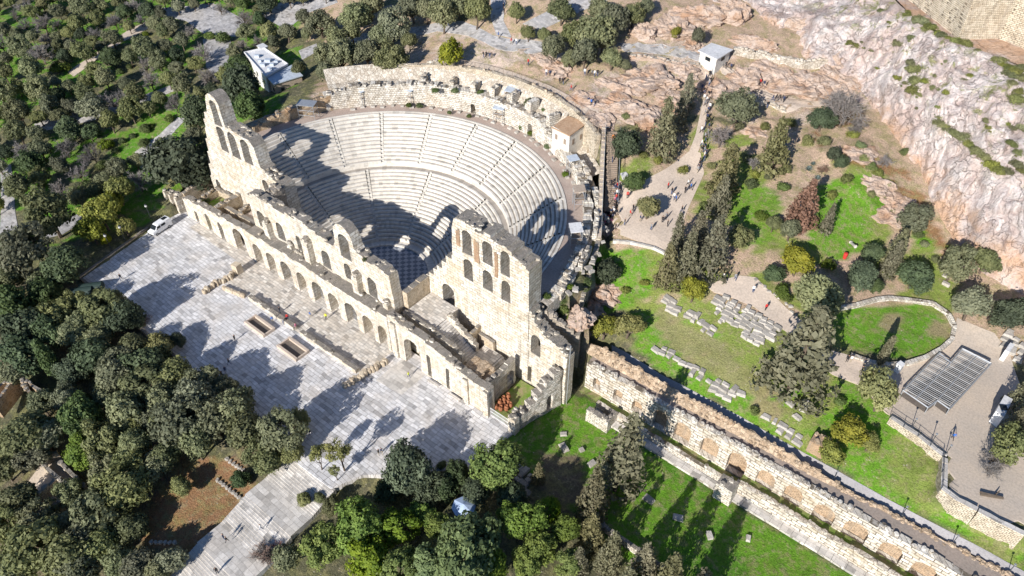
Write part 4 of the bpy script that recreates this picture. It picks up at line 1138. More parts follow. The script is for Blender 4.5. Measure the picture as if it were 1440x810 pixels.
# ------------------------------------------------------------------ the cliff and the citadel wall above it
BL = [(40,25.5,33.5)] and [atz(*c) for c in ((860,-50,35),(930,-12,34),(985,18,33),(1040,30,32),(1085,50,31),(1115,80,29.5),(1165,106,28),(1210,145,26),(1245,195,24),(1290,250,22),(1310,290,20),(1340,340,17.5),(1390,390,15.5),(1440,425,14),(1520,480,13),(1640,560,12))]
BL = np.array(BL)
TOPZ = 41.0
TL = np.array([(-30.0, 176.0), (-8.0, 168.0), (20.0, 155.0), (36.0, 144.0), (46.0, 136), (53.0, 126.0), (58.0, 119.0), (63.5, 113.0), (69.0, 108.5), (73.5, 106.0), (80.0, 104.5), (87.0, 102.0), (95.0, 99.0), (118, 92), (150, 85)])
def crv(A, s):
    d = np.linspace(0, 1, len(A))
    return np.stack([np.interp(s, d, A[:, k]) for k in range(A.shape[1])], -1)
NS, NT = 420, 210
vs_ = np.zeros((NT, NS, 3))
for i in range(NS):
    s = i / (NS - 1)
    b = crv(BL, s); t_ = crv(TL, s)
    for j in range(NT):
        t = j / (NT - 1)
        # steep foot, easier shoulder
        d = t ** 1.25
        zt = 1 - (1 - t) ** 1.5
        x = b[0] + (t_[0] - b[0]) * d; y = b[1] + (t_[1] - b[1]) * d
        z = b[2] - 2.5 + (TOPZ + 2.5 - b[2]) * zt
        P = Vector((x * 0.11, y * 0.11, z * 0.06))
        n1 = mnoise.fractal(P, 0.9, 2.1, 5)
        rg = 1 - abs(mnoise.noise(Vector((s * 34 + n1, t * 2.2, 4.0)))) * 2
        rg2 = 1 - abs(mnoise.noise(Vector((s * 60 + n1 * 2, t * 7.0 + s * 14, 8.0)))) * 2
        ce = mnoise.noise(Vector((x * 0.6, y * 0.6, z * 0.45)))
        e = min(1, t * 5) * min(1, (1 - t) * 6 + 0.25)
        disp = (2.6 * n1 + 1.6 * rg + 0.75 * rg2 + 0.7 * ce) * e
        led = mnoise.noise(Vector((s * 9.0, t * 9.0 + s * 5.0, 60.0)))
        disp -= 1.6 * max(0.0, led) * e
        z2 = z + (0.9 * n1 + 0.35 * ce + 0.5 * mnoise.noise(Vector((x * 0.25, y * 0.25, 30)))) * e
        vs_[j, i] = (x + 0.35 * disp - 0.1, y - disp * 0.85, z2)
CLV = vs_.copy()
idx = np.arange(NT * NS).reshape(NT, NS)
q = np.stack([idx[:-1, :-1], idx[:-1, 1:], idx[1:, 1:], idx[1:, :-1]], -1).reshape(-1, 4)
mb = MB(); mb.v = [tuple(p) for p in vs_.reshape(-1, 3)]; mb.f = [tuple(int(a) for a in r) for r in q]; mb.t = [0.5] * len(mb.f)
def cliffmat():
    k = N('cliff_limestone'); P = k.pos()
    x, y, z = k.sep(P)
    n1 = k.n('ShaderNodeTexNoise'); k.l(P, n1.inputs['Vector']); n1.inputs['Scale'].default_value = 0.35; n1.inputs['Detail'].default_value = 5
    off = k.n('ShaderNodeVectorMath', operation='SCALE'); k.l(n1.outputs['Color'], off.inputs[0]); off.inputs['Scale'].default_value = 6.0
    Q = k.n('ShaderNodeVectorMath', operation='ADD'); k.l(k.comb(x, k.math('MULTIPLY', y, 0.8), k.math('MULTIPLY', z, 0.42)), Q.inputs[0]); k.l(off.outputs[0], Q.inputs[1])
    Q = Q.outputs[0]
    big = k.noise(P, 0.13, 4, 0.6, 0.6); mid = k.noise(Q, 0.5, 5, 0.62); fine = k.noise(P, 2.4, 6, 0.7)
    c = k.mix((0.48, 0.385, 0.35), (0.64, 0.57, 0.535), k.ramp(mid, (0.38, 0.0), (0.58, 1.0)))
    c = k.mix(c, (0.46, 0.345, 0.30), k.math('MULTIPLY', k.ramp(big, (0.46, 0.0), (0.64, 1.0)), 0.7))
    # plates of slightly different tone, parted by thin dark fissures
    v = k.n('ShaderNodeTexVoronoi'); k.l(Q, v.inputs['Vector']); v.inputs['Scale'].default_value = 0.27
    c = k.mix(c, k.ramp(k.sep(v.outputs['Color'])[0], (0.0, 0.86), (1.0, 1.06)), 1.0, 'MULTIPLY')
    e = k.n('ShaderNodeTexVoronoi', feature='DISTANCE_TO_EDGE'); k.l(Q, e.inputs['Vector']); e.inputs['Scale'].default_value = 0.27
    cr = k.ramp(e.outputs['Distance'], (0.0, 0.0), (0.03, 1.0))
    c = k.mix((0.30, 0.24, 0.205), c, k.math('MAXIMUM', cr, k.ramp(k.noise(P, 0.3, 4), (0.36, 0.3), (0.50, 1.0))))
    strk = k.noise(k.comb(k.math('MULTIPLY', x, 1.5), k.math('MULTIPLY', y, 0.6), k.math('MULTIPLY', z, 0.1)), 1.0, 4, 0.6, 0.3)
    steep = k.ramp(k.sep(k.n('ShaderNodeNewGeometry').outputs['Normal'])[2], (0.35, 1.0), (0.65, 0.0))
    c = k.mix(c, (0.40, 0.335, 0.30), k.math('MULTIPLY', k.math('MULTIPLY', k.ramp(strk, (0.54, 0.0), (0.66, 1.0)), steep), 0.6))
    rise = k.n('ShaderNodeAttribute', attribute_name='rise').outputs['Fac']
    low = k.math('MULTIPLY', k.ramp(k.noise(P, 0.16, 4, 0.6), (0.38, 0.0), (0.54, 1.0)), k.ramp(k.math('ADD', rise, k.math('MULTIPLY', k.noise(P, 0.3, 4), 0.3)), (0.30, 1.0), (0.42, 0.0)))
    c = k.mix(c, (0.55, 0.31, 0.15), k.math('MULTIPLY', low, 0.6))
    sc = k.math('MULTIPLY', k.ramp(k.noise(P, 0.3, 6, 0.7, 0.5), (0.53, 0.0), (0.62, 1.0)), k.ramp(rise, (0.35, 0.0), (0.62, 1.0)))
    c = k.mix(c, (0.215, 0.225, 0.075), k.math('MULTIPLY', sc, 0.85))
    c = k.mix(c, k.ramp(fine, (0.28, 0.66), (0.5, 1.0), (0.75, 1.1)), 1.0, 'MULTIPLY')
    k.bump(k.math('ADD', k.math('MULTIPLY', mid, 1.2), k.math('ADD', k.math('MULTIPLY', fine, 0.7), k.math('MULTIPLY', cr, 0.4))), 1.0, 0.5)
    return k.out(c, 0.9)
M['cliff'] = cliffmat()
def rockmat():
    k = N('weathered_outcrop_rock'); P = k.pos()
    a = k.noise(P, 0.5, 7, 0.7, 0.4); f = k.noise(P, 2.4, 6, 0.72); b = k.noise(P, 0.22, 3)
    c = k.mix((0.47, 0.34, 0.255), (0.57, 0.455, 0.38), k.ramp(a, (0.4, 0.0), (0.62, 1.0)))
    c = k.mix(c, (0.42, 0.24, 0.14), k.ramp(b, (0.5, 0.0), (0.66, 0.7)))
    c = k.mix(c, k.ramp(f, (0.28, 0.55), (0.5, 1.0), (0.75, 1.12)), 1.0, 'MULTIPLY')
    k.bump(k.math('ADD', a, f), 1.0, 0.4)
    return k.out(c, 0.95)
M['outcrop'] = rockmat()
cl = mb.build('cliff', M['cliff'], smooth=True)
_ra = cl.data.attributes.new('rise', 'FLOAT', 'POINT'); _ra.data.foreach_set('value', np.repeat(np.linspace(0, 1, NT), NS).astype(np.float32))
tag(cl, kind='structure')
CLP = proj(CLV.reshape(-1, 3))
def oncliff(px, py):
    """place on the cliff face seen at a photo pixel (nearest face towards the camera)"""
    d2 = (CLP[:, 0] - px) ** 2 + (CLP[:, 1] - py) ** 2
    k = np.argsort(d2)[:6]
    dep = ((CLV.reshape(-1, 3)[k] - CAM) @ _f)
    return CLV.reshape(-1, 3)[k[np.argmin(dep)]]
pl_ = MB()
pl_.add([(-8, 170, 41), (20, 158, 41), (36, 146, 41), (53, 126, 41), (63.5, 113, 41), (73.5, 106, 41), (87, 102, 41), (95, 99, 41), (150, 85, 41), (190, 150, 43), (120, 230, 44), (20, 240, 43)], [tuple(range(12))])
tag(pl_.build('citadel_plateau', M['cliff']), kind='structure')
ac = thing('citadel_wall', 'massive ancient fortification wall standing on top of the cliff', 'fortress wall', (72, 108, 41))
f_, L_ = maplin((50.0, 131.5), (74.6, 106.8))
wall('wall_face', M['retaining'], ac, f_, 39.0, [(0, 53), (L_ * .5, 53.5), (L_, 54)], (), 2.5, 1.2, 0.2, 121, 0.2, 0)
f_, L_ = maplin((74.2, 106.6), (81.0, 112.5))
wall('wall_face', M['retaining'], ac, f_, 39.0, [(0, 54), (L_, 54)], (), 2.5, 1.2, 0.2, 122, 0.2, 0)
f_, L_ = maplin((80.5, 112.0), (125.0, 96.0))
wall('wall_face', M['retaining'], ac, f_, 39.0, [(0, 54), (L_, 54)], (), 2.5, 1.2, 0.2, 123, 0.2, 0)

# rock outcrops along the upper paths
oc = [((770,88),7,2.2),((845,168),7,2.2),((938,138),8,2.4),((1085,98),8,2.6),((1150,118),8,2.8),((1178,112),7,2.6),((1010,120),7,2.2),((975,62),6,2.0),((1060,185),6,1.6),((1230,260),7,2.2),((1265,285),6,2.0),((1210,215),7,2.2),((905,45),7,3.5),((945,40),8,3.5),((980,25),9,4),((1030,20),9,4.5),((1090,115),8,3.2),((1130,120),9,3.4),((1050,110),7,3.0),((1165,85),8,3.5),((880,150),8,3.0),((905,160),8,3.0),((830,140),6,2.4),((920,110),9,3.0),((870,120),7,2.4),((790,95),6,2.0),((960,100),6,2.6),((1250,300),5,2.2),((850,412),5,2.5),((835,435),5,2.6),((815,450),4,2.5),((1130,35),8,3.5),((1060,60),7,2.5)]
for i, ((a, b), d, h) in enumerate(oc):
    p = at(a, b)
    mb = MB()
    n1, n2 = 36, 14
    h *= .75; d *= 1.25
    sx, sy = d * random.uniform(.8, 1.2), d * random.uniform(.6, .9)
    rz = random.uniform(-.5, .5)
    vv, ff = [], []
    for j in range(n2 + 1):
        ph = j / n2 * math.pi / 2
        for k in range(n1):
            t = k / n1 * 2 * math.pi
            v = Vector((math.cos(t) * math.cos(ph), math.sin(t) * math.cos(ph), math.sin(ph)))
            r = 1 + 0.5 * (0.5 - abs(mnoise.noise(v * 2.6 + Vector((i * 3.0, 9, 0))))) + 0.38 * mnoise.fractal(v * 1.5 + Vector((i * 7.0, 0, 0)), 0.8, 2.0, 5)
            vv.append((v.x * r * sx / 2, v.y * r * sy / 2, v.z * r * h - 1.0))
    for j in range(n2):
        for k in range(n1):
            ff.append((j * n1 + k, j * n1 + (k + 1) % n1, (j + 1) * n1 + (k + 1) % n1, (j + 1) * n1 + k))
    mb.add(vv, ff)
    o = mb.build('rock_outcrop', M['outcrop'], smooth=False)
    o.location = p; o.rotation_euler.z = rz
    tag(o, kind='structure')

# ------------------------------------------------------------------ small buildings
def box_building(name, label, cat, corners_px, z0, h, wallm, roofm, group=None, over=0.25, parapet=0.0):
    """roof corners as seen in the photo at roof height"""
    P = [atz(a, b, z0 + h)[:2] for a, b in corners_px]
    c = np.mean(P, 0)
    o = thing(name, label, cat, (c[0], c[1], z0), group=group)
    if sum((P[i][0] * P[(i + 1) % 4][1] - P[(i + 1) % 4][0] * P[i][1]) for i in range(4)) < 0: P = P[::-1]
    w_ = MB(); n = len(P)
    w_.add([(*p, z0 - 1.5) for p in P] + [(*p, z0 + h) for p in P], [(i, (i + 1) % n, n + (i + 1) % n, n + i) for i in range(n)])
    w_.build('wall', wallm, o)
    r = MB()
    Q = [c + (p - c) * (1 + over / np.linalg.norm(p - c)) for p in np.array(P)]
    r.add([(*p, z0 + h + .01) for p in Q] + [(*p, z0 + h + 0.22) for p in Q], [tuple(range(n - 1, -1, -1)), tuple(range(n, 2 * n))] + [(i, (i + 1) % n, n + (i + 1) % n, n + i) for i in range(n)])
    if parapet:
        for i in range(n):
            a, b = np.array(Q[i]), np.array(Q[(i + 1) % n]); m_ = (a + b) / 2
            r.box((m_[0], m_[1], z0 + h + 0.22 + parapet / 2), (np.linalg.norm(b - a), 0.2, parapet), rz=math.atan2(*(b - a)[::-1]))
    r.build('roof', roofm, o)
    return o, P, c
def openings(o, P, side, n, z0, w_, h, zb, mat='glass', name='window'):
    a, b = np.array(P[side]), np.array(P[(side + 1) % 4]); d = b - a; L = np.linalg.norm(d)
    nrm = np.array([d[1], -d[0]]) / L
    for i in range(n):
        q = a + d * (i + .5) / n + nrm * 0.02
        m_ = MB(); m_.box((q[0], q[1], z0 + zb + h / 2), (w_, 0.08, h), rz=math.atan2(d[1], d[0]))
        m_.build(name, M[mat], o)
o, P, c = box_building('white_building', 'long flat-roofed whitewashed building behind the west end of the auditorium', 'building', [(345, 76), (372, 70), (404, 92), (374, 109)], 12.2, 5.4, M['whitewall'], M['whiteroof'], parapet=0.35)
for s in range(4): openings(o, P, s, 3, 12.2, 1.0, 1.1, 2.6)
for a, b, s in ((362, 80, 1.2), (377, 86, 1.5), (383, 92, 1.0), (370, 92, 1.3), (389, 88, .9), (366, 87, .8), (380, 98, 1.1)):
    rb = MB(); q = atz(a, b, 17.9); rb.box((q[0], q[1], 18.15), (s, s * .8, 0.7), rz=.6); rb.build('roof_unit', M['greyroof'], o)
o, P, c = box_building('grey_roofed_building', 'low tan building with a pale blue-grey metal roof beside the long white building', 'building', [(374, 106), (410, 93), (424, 107), (386, 119)], 12.8, 4.4, M['tanwall'], M['greyroof'], over=0.4)
for s in range(4): openings(o, P, s, 2, 12.8, 0.9, 1.0, 2.0)
o, P, c = box_building('service_hut', 'tiny white-roofed hut north of the long white building', 'hut', [(362, 65), (370, 62), (376, 66), (368, 70)], 14.5, 2.5, M['whitewall'], M['whiteroof'])
openings(o, P, 0, 1, 14.5, 0.8, 1.9, 0.0, 'wood', 'door')
o, P, c = box_building('ticket_kiosk', 'white kiosk with a flat white roof by the gate on the upper path', 'kiosk', [(985, 72), (1001, 63), (1027, 71), (1008, 83)], 29.9, 2.2, M['whitewall'], M['whiteroof'], over=0.6)
for s in range(4): openings(o, P, s, 1, 29.9, 1.4, .8, .9)
# brown roofed house above the seats
o, P, c = box_building('white_house', 'small white house with a sloping brown roof above the right end of the seats', 'house', [(777, 177), (799, 165), (823, 177), (801, 191)], 18.2, 6.2, M['whitewall'], M['tileroof'], over=0.3)
for s in range(4): openings(o, P, s, 2, 18.2, 0.7, 1.2, 3.6, 'wood', 'shutter')
q = np.array(c); ro = [ch for ch in o.children if ch.name.startswith('roof')][0]
for v in ro.data.vertices:
    v.co.z += 0.13 * ((v.co.x - c[0]) * 0.75 + (v.co.y - c[1]) * 0.65)
o, P, c = box_building('guard_booth', 'narrow white guard booth at the foot of the visitor stairs', 'booth', [(873, 245), (880, 243), (883, 247), (876, 250)], 18.3, 2.6, M['whitepaint'], M['whiteroof'], over=0.1)
openings(o, P, 0, 1, 18.3, 0.7, 1.0, 1.1); openings(o, P, 1, 1, 18.3, 0.7, 1.0, 1.1)
o, P, c = box_building('guard_booth', 'small white booth with dark roof lights at the edge of the gravel yard', 'booth', [(1400, 579), (1412, 557), (1423, 563), (1411, 587)], 11.7, 2.4, M['whitepaint'], M['whiteroof'], over=0.1)
hb = MB()
for a, b in ((1411, 573),): 
    q = atz(a, b, 14.35); hb.box((q[0], q[1], 14.4), (1.0, 1.0, 0.12), rz=.5)
hb.build('roof_hatch', M['glass'], o)
o, P, c = box_building('equipment_cabinet', 'white cabinet among the stones at the far side of the gravel yard', 'cabinet', [(1413, 493), (1420, 483), (1426, 486), (1419, 496)], 12.3, 1.6, M['whitepaint'], M['whiteroof'], over=0.05)
openings(o, P, 0, 1, 12.3, 0.6, 1.2, 0.2, 'steel', 'door')
o, P, c = box_building('equipment_cabinet', 'white cabinet beside the round garden wall and the leaning cypress', 'cabinet', [(1261, 512), (1266, 508), (1272, 513), (1267, 517)], 12.3, 1.3, M['whitepaint'], M['whiteroof'], over=0.05)
openings(o, P, 0, 1, 12.3, 0.5, 0.9, 0.2, 'steel', 'door')

# floodlight platforms round the rim of the auditorium
def platform(px, py, z0, h, sx, sy, rz, label, panel='greyroof', tall=False):
    p = atz(px, py, z0 + h)
    o = thing('lighting_platform', label, 'platform', (p[0], p[1], z0), rz, 'lighting platforms round the rim of the auditorium')
    def part(name, mb, m): mb.build(name, m, o, world=False)
    m_ = MB(); m_.box((0, 0, h), (sx, sy, 0.12), rx=0.05); part('roof_panel', m_, M[panel])
    for a in (-1, 1):
        for b in (-1, 1):
            m_ = MB(); m_.tube((a * sx * .45, b * sy * .45, 0), (a * sx * .45, b * sy * .45, h), 0.06, n=5); part('leg', m_, M['steel'])
    m_ = MB()
    for zz in ([h * .33, h * .66] if tall else [h * .5]):
        for b in (-1, 1):
            m_.tube((-sx * .45, b * sy * .45, zz), (sx * .45, b * sy * .45, zz), 0.045, n=4)
            m_.tube((b * sx * .45, -sy * .45, zz), (b * sx * .45, sy * .45, zz), 0.045, n=4)
    m_.tube((-sx * .45, -sy * .45, 0.1), (sx * .45, -sy * .45, h * .9), 0.04, n=4); m_.tube((sx * .45, sy * .45, 0.1), (-sx * .45, sy * .45, h * .9), 0.04, n=4)
    part('brace', m_, M['steel'])
    m_ = MB(); m_.box((0, 0, h * .55), (sx * .9, sy * .9, 0.08)); part('deck', m_, M['wood'])
    return o
platform(722, 126, 22.6, 1.7, 3.6, 2.6, .3, 'grey-roofed lighting platform standing on the upper ledge behind the seats')
platform(702, 151, 18.0, 3.6, 2.6, 1.8, .3, 'grey-roofed lighting platform against the rear wall near its middle', tall=True)
platform(503, 125, 18.0, 3.6, 4.2, 1.6, .0, 'pale lighting platform by the left part of the rear wall, left of its twin')
platform(572, 124, 18.0, 3.6, 4.0, 1.6, .0, 'pale lighting platform by the left part of the rear wall, right of its twin')
platform(431, 145, 17.5, 3.8, 4.2, 2.6, .5, 'steel scaffold platform at the west end of the top row', 'steel', True)
platform(806, 222, 18.0, 3.6, 2.2, 2.2, -.6, 'grey lighting platform just below the brown-roofed house', tall=True)
platform(815, 265, 18.0, 4.4, 2.4, 2.2, -.8, 'tan-topped lighting tower right of the seats beside the boundary wall', 'tanwall', True)
platform(810, 320, 17.0, 4.4, 2.9, 2.3, -.8, 'pale-roofed lighting tower at the east end of the seats', 'whiteroof', True)

# ------------------------------------------------------------------ garden features
# round garden wall
rgp = [(1175,437),(1200,432),(1232,424),(1250,421),(1280,425),(1310,430),(1332,445),(1340,463),(1337,480),(1322,493),(1300,505),(1275,513),(1250,516),(1225,512),(1195,502)]
rg_ = thing('garden_wall', 'curved low pale wall enclosing the round patch of grass', 'garden wall', at(1250, 460))
mb = MB()
pts = [at(a, b) for a, b in rgp]
fine = []
for a, b in zip(pts[:-1], pts[1:]):
    for k in range(6): fine.append(a + (b - a) * k / 6)
fine.append(pts[-1])
for a, b in zip(fine[:-1], fine[1:]):
    c = (a + b) / 2; d = b - a
    mb.box((c[0], c[1], float(hmap(c[0], c[1])) + 0.25), (np.linalg.norm(d[:2]) + 0.05, 0.7, 0.7), rz=math.atan2(d[1], d[0]))
mb.build('coping', M['limestone_white'], rg_)
# yard retaining wall
yw = thing('retaining_wall', 'long rubble retaining wall holding up the gravel yard above the green bank', 'retaining wall', (104, 40, 9))
ypx = [(1251, 588), (1290, 614), (1325, 642), (1323, 688), (1345, 704), (1375, 720), (1405, 736), (1441, 753)]
pts = [atz(a, b, 12.2)[:2] for a, b in ypx]
for k, (a, b) in enumerate(zip(pts[:-1], pts[1:])):
    f_, L_ = maplin(a, b)
    wall('wall_section', M['retaining'], yw, f_, 6.0, [(0, 12.2), (L_, 12.2)], (), 0.8, 0.8, 0.1, 130 + k, 0.06, 0, topmat='stepstone')
fence('yard_fence', 'thin dark cable fence along the edge of the gravel yard', 'fence', [(*p, 12.25) for p in [np.array(q) for q in pts[:5]]], 1.0, 2.6, 'darksteel', (0.6, 1.15), 0.03)
wl2 = thing('garden_wall', 'low rubble wall between the crowd path and the green slope', 'garden wall', at(905, 345))
f_, L_ = None, None
pw = [at(862, 342), at(890, 345), at(920, 352), at(948, 366)]
mb = MB()
for a, b in zip(pw[:-1], pw[1:]):
    for k in range(8):
        c = a + (b - a) * (k + .5) / 8; d = b - a
        mb.box((c[0], c[1], float(hmap(c[0], c[1])) + 0.2), (np.linalg.norm(d[:2]) / 8 + .04, 0.45, 0.7), rz=math.atan2(d[1], d[0]), jit=.04)
mb.build('coping', M['stepstone'], wl2)
# metal-framed shelter roof over the dig: L-shaped frame of slats
zs = 13.0
dk = thing('excavation_cover', 'L-shaped steel frame with rows of slats roofing a dig in the gravel yard', 'shelter roof', (*atz(1335, 530, 12)[:2], 11.6))
A_, B_, C_2 = atz(1353, 490, zs), atz(1394, 511, zs), atz(1335, 575, zs)
D_, E_, F_ = atz(1337, 510, zs), atz(1321, 496, zs), atz(1270, 549, zs)
G_, H_ = atz(1305, 573, zs), atz(1318, 563, zs)
poly = [A_, B_, C_2, H_, G_, F_, E_, D_]
fr = MB()
for a, b in zip(poly, poly[1:] + poly[:1]): fr.tube(a, b, 0.13, n=4)
fr.tube((A_ + B_) / 2, H_, 0.09, n=4); fr.tube(D_, F_ + (G_ - F_) * .5, 0.1, n=4)
fr.build('frame', M['steel'], dk)
u_ = (B_ - A_) / np.linalg.norm(B_ - A_); v_ = (C_2 - B_) / np.linalg.norm(C_2 - B_)
P2 = [((p - A_) @ u_, (p - A_) @ (v_ - u_ * (v_ @ u_)) / (1 - (v_ @ u_) ** 2)) for p in poly]
P2 = [((p - A_) @ u_ - b * (v_ @ u_), b) for p, (a, b) in zip(poly, P2)]
m_ = MB()
bs = np.arange(0.25, max(b for a, b in P2), 0.42)
for i, b in enumerate(bs):
    aa = np.linspace(min(a for a, _ in P2), max(a for a, _ in P2), 240)
    ok = inpoly(aa, np.full(len(aa), b), P2)
    k = 0
    while k < len(aa):
        if ok[k]:
            e = k
            while e + 1 < len(aa) and ok[e + 1]: e += 1
            if e > k:
                m_.tube(A_ + u_ * aa[k] + v_ * b - np.array([0, 0, .06]), A_ + u_ * aa[e] + v_ * b - np.array([0, 0, .06]), 0.10 if i % 4 == 0 else 0.055, n=4)
            k = e + 1
        else: k += 1
m_.build('slats', M['slatsteel'], dk)
for p in poly:
    m_ = MB(); m_.tube((p[0], p[1], 11.5), p, 0.08, n=6); m_.build('post', M['steel'], dk)
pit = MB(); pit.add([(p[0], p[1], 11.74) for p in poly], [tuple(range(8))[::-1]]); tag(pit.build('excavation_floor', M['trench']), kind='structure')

# dry stone walls of the upper paths
def dry_wall(label, px, h, mat='palerubble', top='palerubble'):
    o = thing('dry_stone_wall', label, 'stone wall', at(*px[0]))
    P = [at(a, b) for a, b in px]
    for k, (a, b) in enumerate(zip(P[:-1], P[1:])):
        f_, L_ = maplin(a, b)
        wall('wall_section', M[mat], o, f_, min(a[2], b[2]) - 2.5, [(0, a[2] + h), (L_, b[2] + h)], (), 1.1, 0.7, 0.18, 170 + k, 0.25, 10, topmat=top)
dry_wall('long white rubble wall running from the kiosk towards the cliff', [(1030, 80), (1060, 84), (1095, 92), (1130, 98), (1165, 96), (1188, 92)], 1.6)
dry_wall('low stone edging wall below the flagged path left of the kiosk', [(885, 84), (920, 88), (955, 95), (985, 98)], 0.7, 'outcrop', 'palerubble')
dry_wall('broken white wall stub on the slope left of the terrace pine', [(585, 104), (600, 98), (618, 92)], 1.0)
dry_wall('low stone kerb wall below the cliff path on the visitors side', [(1048, 135), (1075, 150), (1105, 160)], 0.5)

# ruined house walls in the lower left wood
def ruin(name, label, px, z, segs, h=0.9, mat='retaining'):
    o = thing(name, label, 'ruin', atz(*px, z))
    for a, b in segs:
        A, B = atz(*a, z), atz(*b, z)
        f_, L_ = maplin(A, B)
        wall('ruined_wall', M[mat], o, f_, z - 1.5, [(0, z + h), (L_, z + h)], (), 0.55, 0.6, 0.08, int(a[0]), 0.15, 4)
    zz = z
ruin('house_foundations', 'grey stone foundations of small rooms in the lower left wood', (80, 690), -5.2, [((58, 655), (98, 692)), ((52, 706), (82, 678)), ((28, 697), (65, 735)), ((82, 678), (105, 700)), ((65, 728), (95, 705)), ((62, 650), (85, 640)), ((85, 655), (120, 690))])
o_ = sheet('ruin_floor', [(62, 648), (82, 640), (122, 690), (100, 715), (66, 735), (28, 697)], M['gravel'], 0.12)
ruin('house_foundations', 'brown ruined chamber walls cut by the left edge of the photo', (40, 550), -2.5, [((0, 580), (28, 545)), ((28, 540), (75, 570)), ((0, 560), (30, 538)), ((50, 560), (40, 545))], 2.2, 'rubble')
rk = [((318, 645), (345, 665)), ((305, 675), (352, 712)), ((188, 745), (200, 760)), ((140, 755), (170, 770)), ((210, 763), (250, 765)), ((165, 770), (165, 795))]
o = thing('terrace_edging', 'broken lines of white edging stones on the red slope beside the stair path', 'stone edging', at(320, 660))
for a, b in rk:
    A, B = at(*a), at(*b); m_ = MB(); n = max(3, int(np.linalg.norm(B - A) / .8))
    for i in range(n):
        q = A + (B - A) * (i + .5) / n; m_.rock((q[0], q[1], float(hmap(q[0], q[1])) + .1), (.8, .6, .6))
    m_.build('stone_row', M['block'], o)

# ------------------------------------------------------------------ forecourt furniture
lw = thing('boundary_wall', 'low wall along the west edge of the marble forecourt behind the van', 'wall', (-53, -10, 0))
f_, L_ = maplin((-48.9, -26.8), (-55.2, 1.0))
wall('low_wall', M['limestone_warm'], lw, lambda u, w_, z, g=f_: (g(u, w_ - 0.0, z)[0], g(u, w_, z)[1], z), -1.5, [(0, .35), (L_, .5)], (), 0.6, 0.8, 0.04, 140, 0.05, 0)
sw_ = thing('boundary_wall', 'low wall along the lower edge of the marble forecourt under the trees', 'wall', (-16, -27, 0))
f_, L_ = maplin((19.0, -26.6), (-48.4, -26.6))
wall('low_wall', M['limestone_warm'], sw_, f_, -1.5, [(0, .45), (L_, .45)], (), 0.5, 0.8, 0.04, 141, 0.05, 6)
# remains standing on the forecourt
def masonry_row(name, label, a, b, h, th, z=0.0, n=None, mat='limestone', seed=0, amp=.15):
    o = thing(name, label, 'ruined wall', (*((np.array(a) + np.array(b)) / 2), z))
    f_, L_ = maplin(a, b)
    wall('stone_course', M[mat], o, f_, z - .2, [(0, h), (L_, h)], (), th, 0.6, 0.06, seed, amp, 3)
    return o
masonry_row('foundation_wall', 'low wall of squared blocks on the forecourt, left of the gap', (-15.8, -8.4), (-1.6, -8.2), 0.85, 0.9, seed=150)
masonry_row('foundation_wall', 'low wall of squared blocks on the forecourt, right of the gap', (0.4, -8.2), (16.2, -8.0), 0.85, 0.9, seed=151)
o = thing('ruined_stub', 'tumbled row of large blocks with an upright stone on the forecourt', 'ruined wall', (-24, -9, 0))
rr_ = random.Random(12)
for t in np.linspace(0, 1, 11):
    m_ = MB(); x = -24.4 + 0.3 * rr_.uniform(-1, 1); y = -13.0 + 7.6 * t
    m_.rock((x, y, 0.45 + rr_.uniform(0, .25)), (rr_.uniform(.9, 1.5), rr_.uniform(.7, 1.0), rr_.uniform(.8, 1.5)), rz=rr_.uniform(-.4, .4), rough=.12); m_.build('block', M['tanblock'], o)
m_ = MB(); m_.box((-24.6, -4.6, 1.1), (1.7, 1.4, 2.5), rz=.1, jit=.05); m_.build('block', M['tanblock'], o)
for t in np.linspace(0, 1, 6):
    m_ = MB(); m_.rock((-22.3 + 4.8 * t, -9.6 + 1.0 * t, .35), (1.3, .8, .8), rz=rr_.uniform(-.3, .3), rough=.12); m_.build('block', M['tanblock'], o)
o = thing('ruined_stub', 'low broken cross wall of piled blocks running out from the stage front', 'ruined wall', (18, -7, 0))
for t in np.linspace(0, 1, 13):
    m_ = MB(); m_.rock((17.2 + 1.2 * t + .25 * rr_.uniform(-1, 1), -11.4 + 8.6 * t, .4 + .3 * math.sin(t * 3)), (rr_.uniform(.9, 1.4), rr_.uniform(.7, 1.0), rr_.uniform(.8, 1.3)), rz=rr_.uniform(-.4, .4), rough=.12); m_.build('block', M['tanblock'], o)
def basin(label, x0, y0, x1, y1):
    o = thing('stone_trough', label, 'stone trough', ((x0 + x1) / 2, (y0 + y1) / 2, 0))
    for nm, c, d in (('long_slab', ((x0 + x1) / 2, y0, .35), (x1 - x0, .5, .7)), ('long_slab', ((x0 + x1) / 2, y1, .35), (x1 - x0, .5, .7)), ('end_slab', (x0 + .15, (y0 + y1) / 2, .3), (.3, y1 - y0 - .52, .6)), ('end_slab', (x1 - .15, (y0 + y1) / 2, .3), (.3, y1 - y0 - .52, .6))):
        m_ = MB(); m_.box(c, d, jit=.01); m_.build(nm, M['concrete'], o)
    m_ = MB(); m_.box(((x0 + x1) / 2, (y0 + y1) / 2, .06), (x1 - x0 - .6, y1 - y0 - .52, .08)); m_.build('bed', M['trench'], o)
basin('rectangular stone trough with a dark bed on the forecourt, upper left of the pair', -10.6, -12.9, -4.5, -10.6)
basin('rectangular stone trough with a dark bed on the forecourt, lower right of the pair', -0.4, -12.9, 5.4, -10.2)
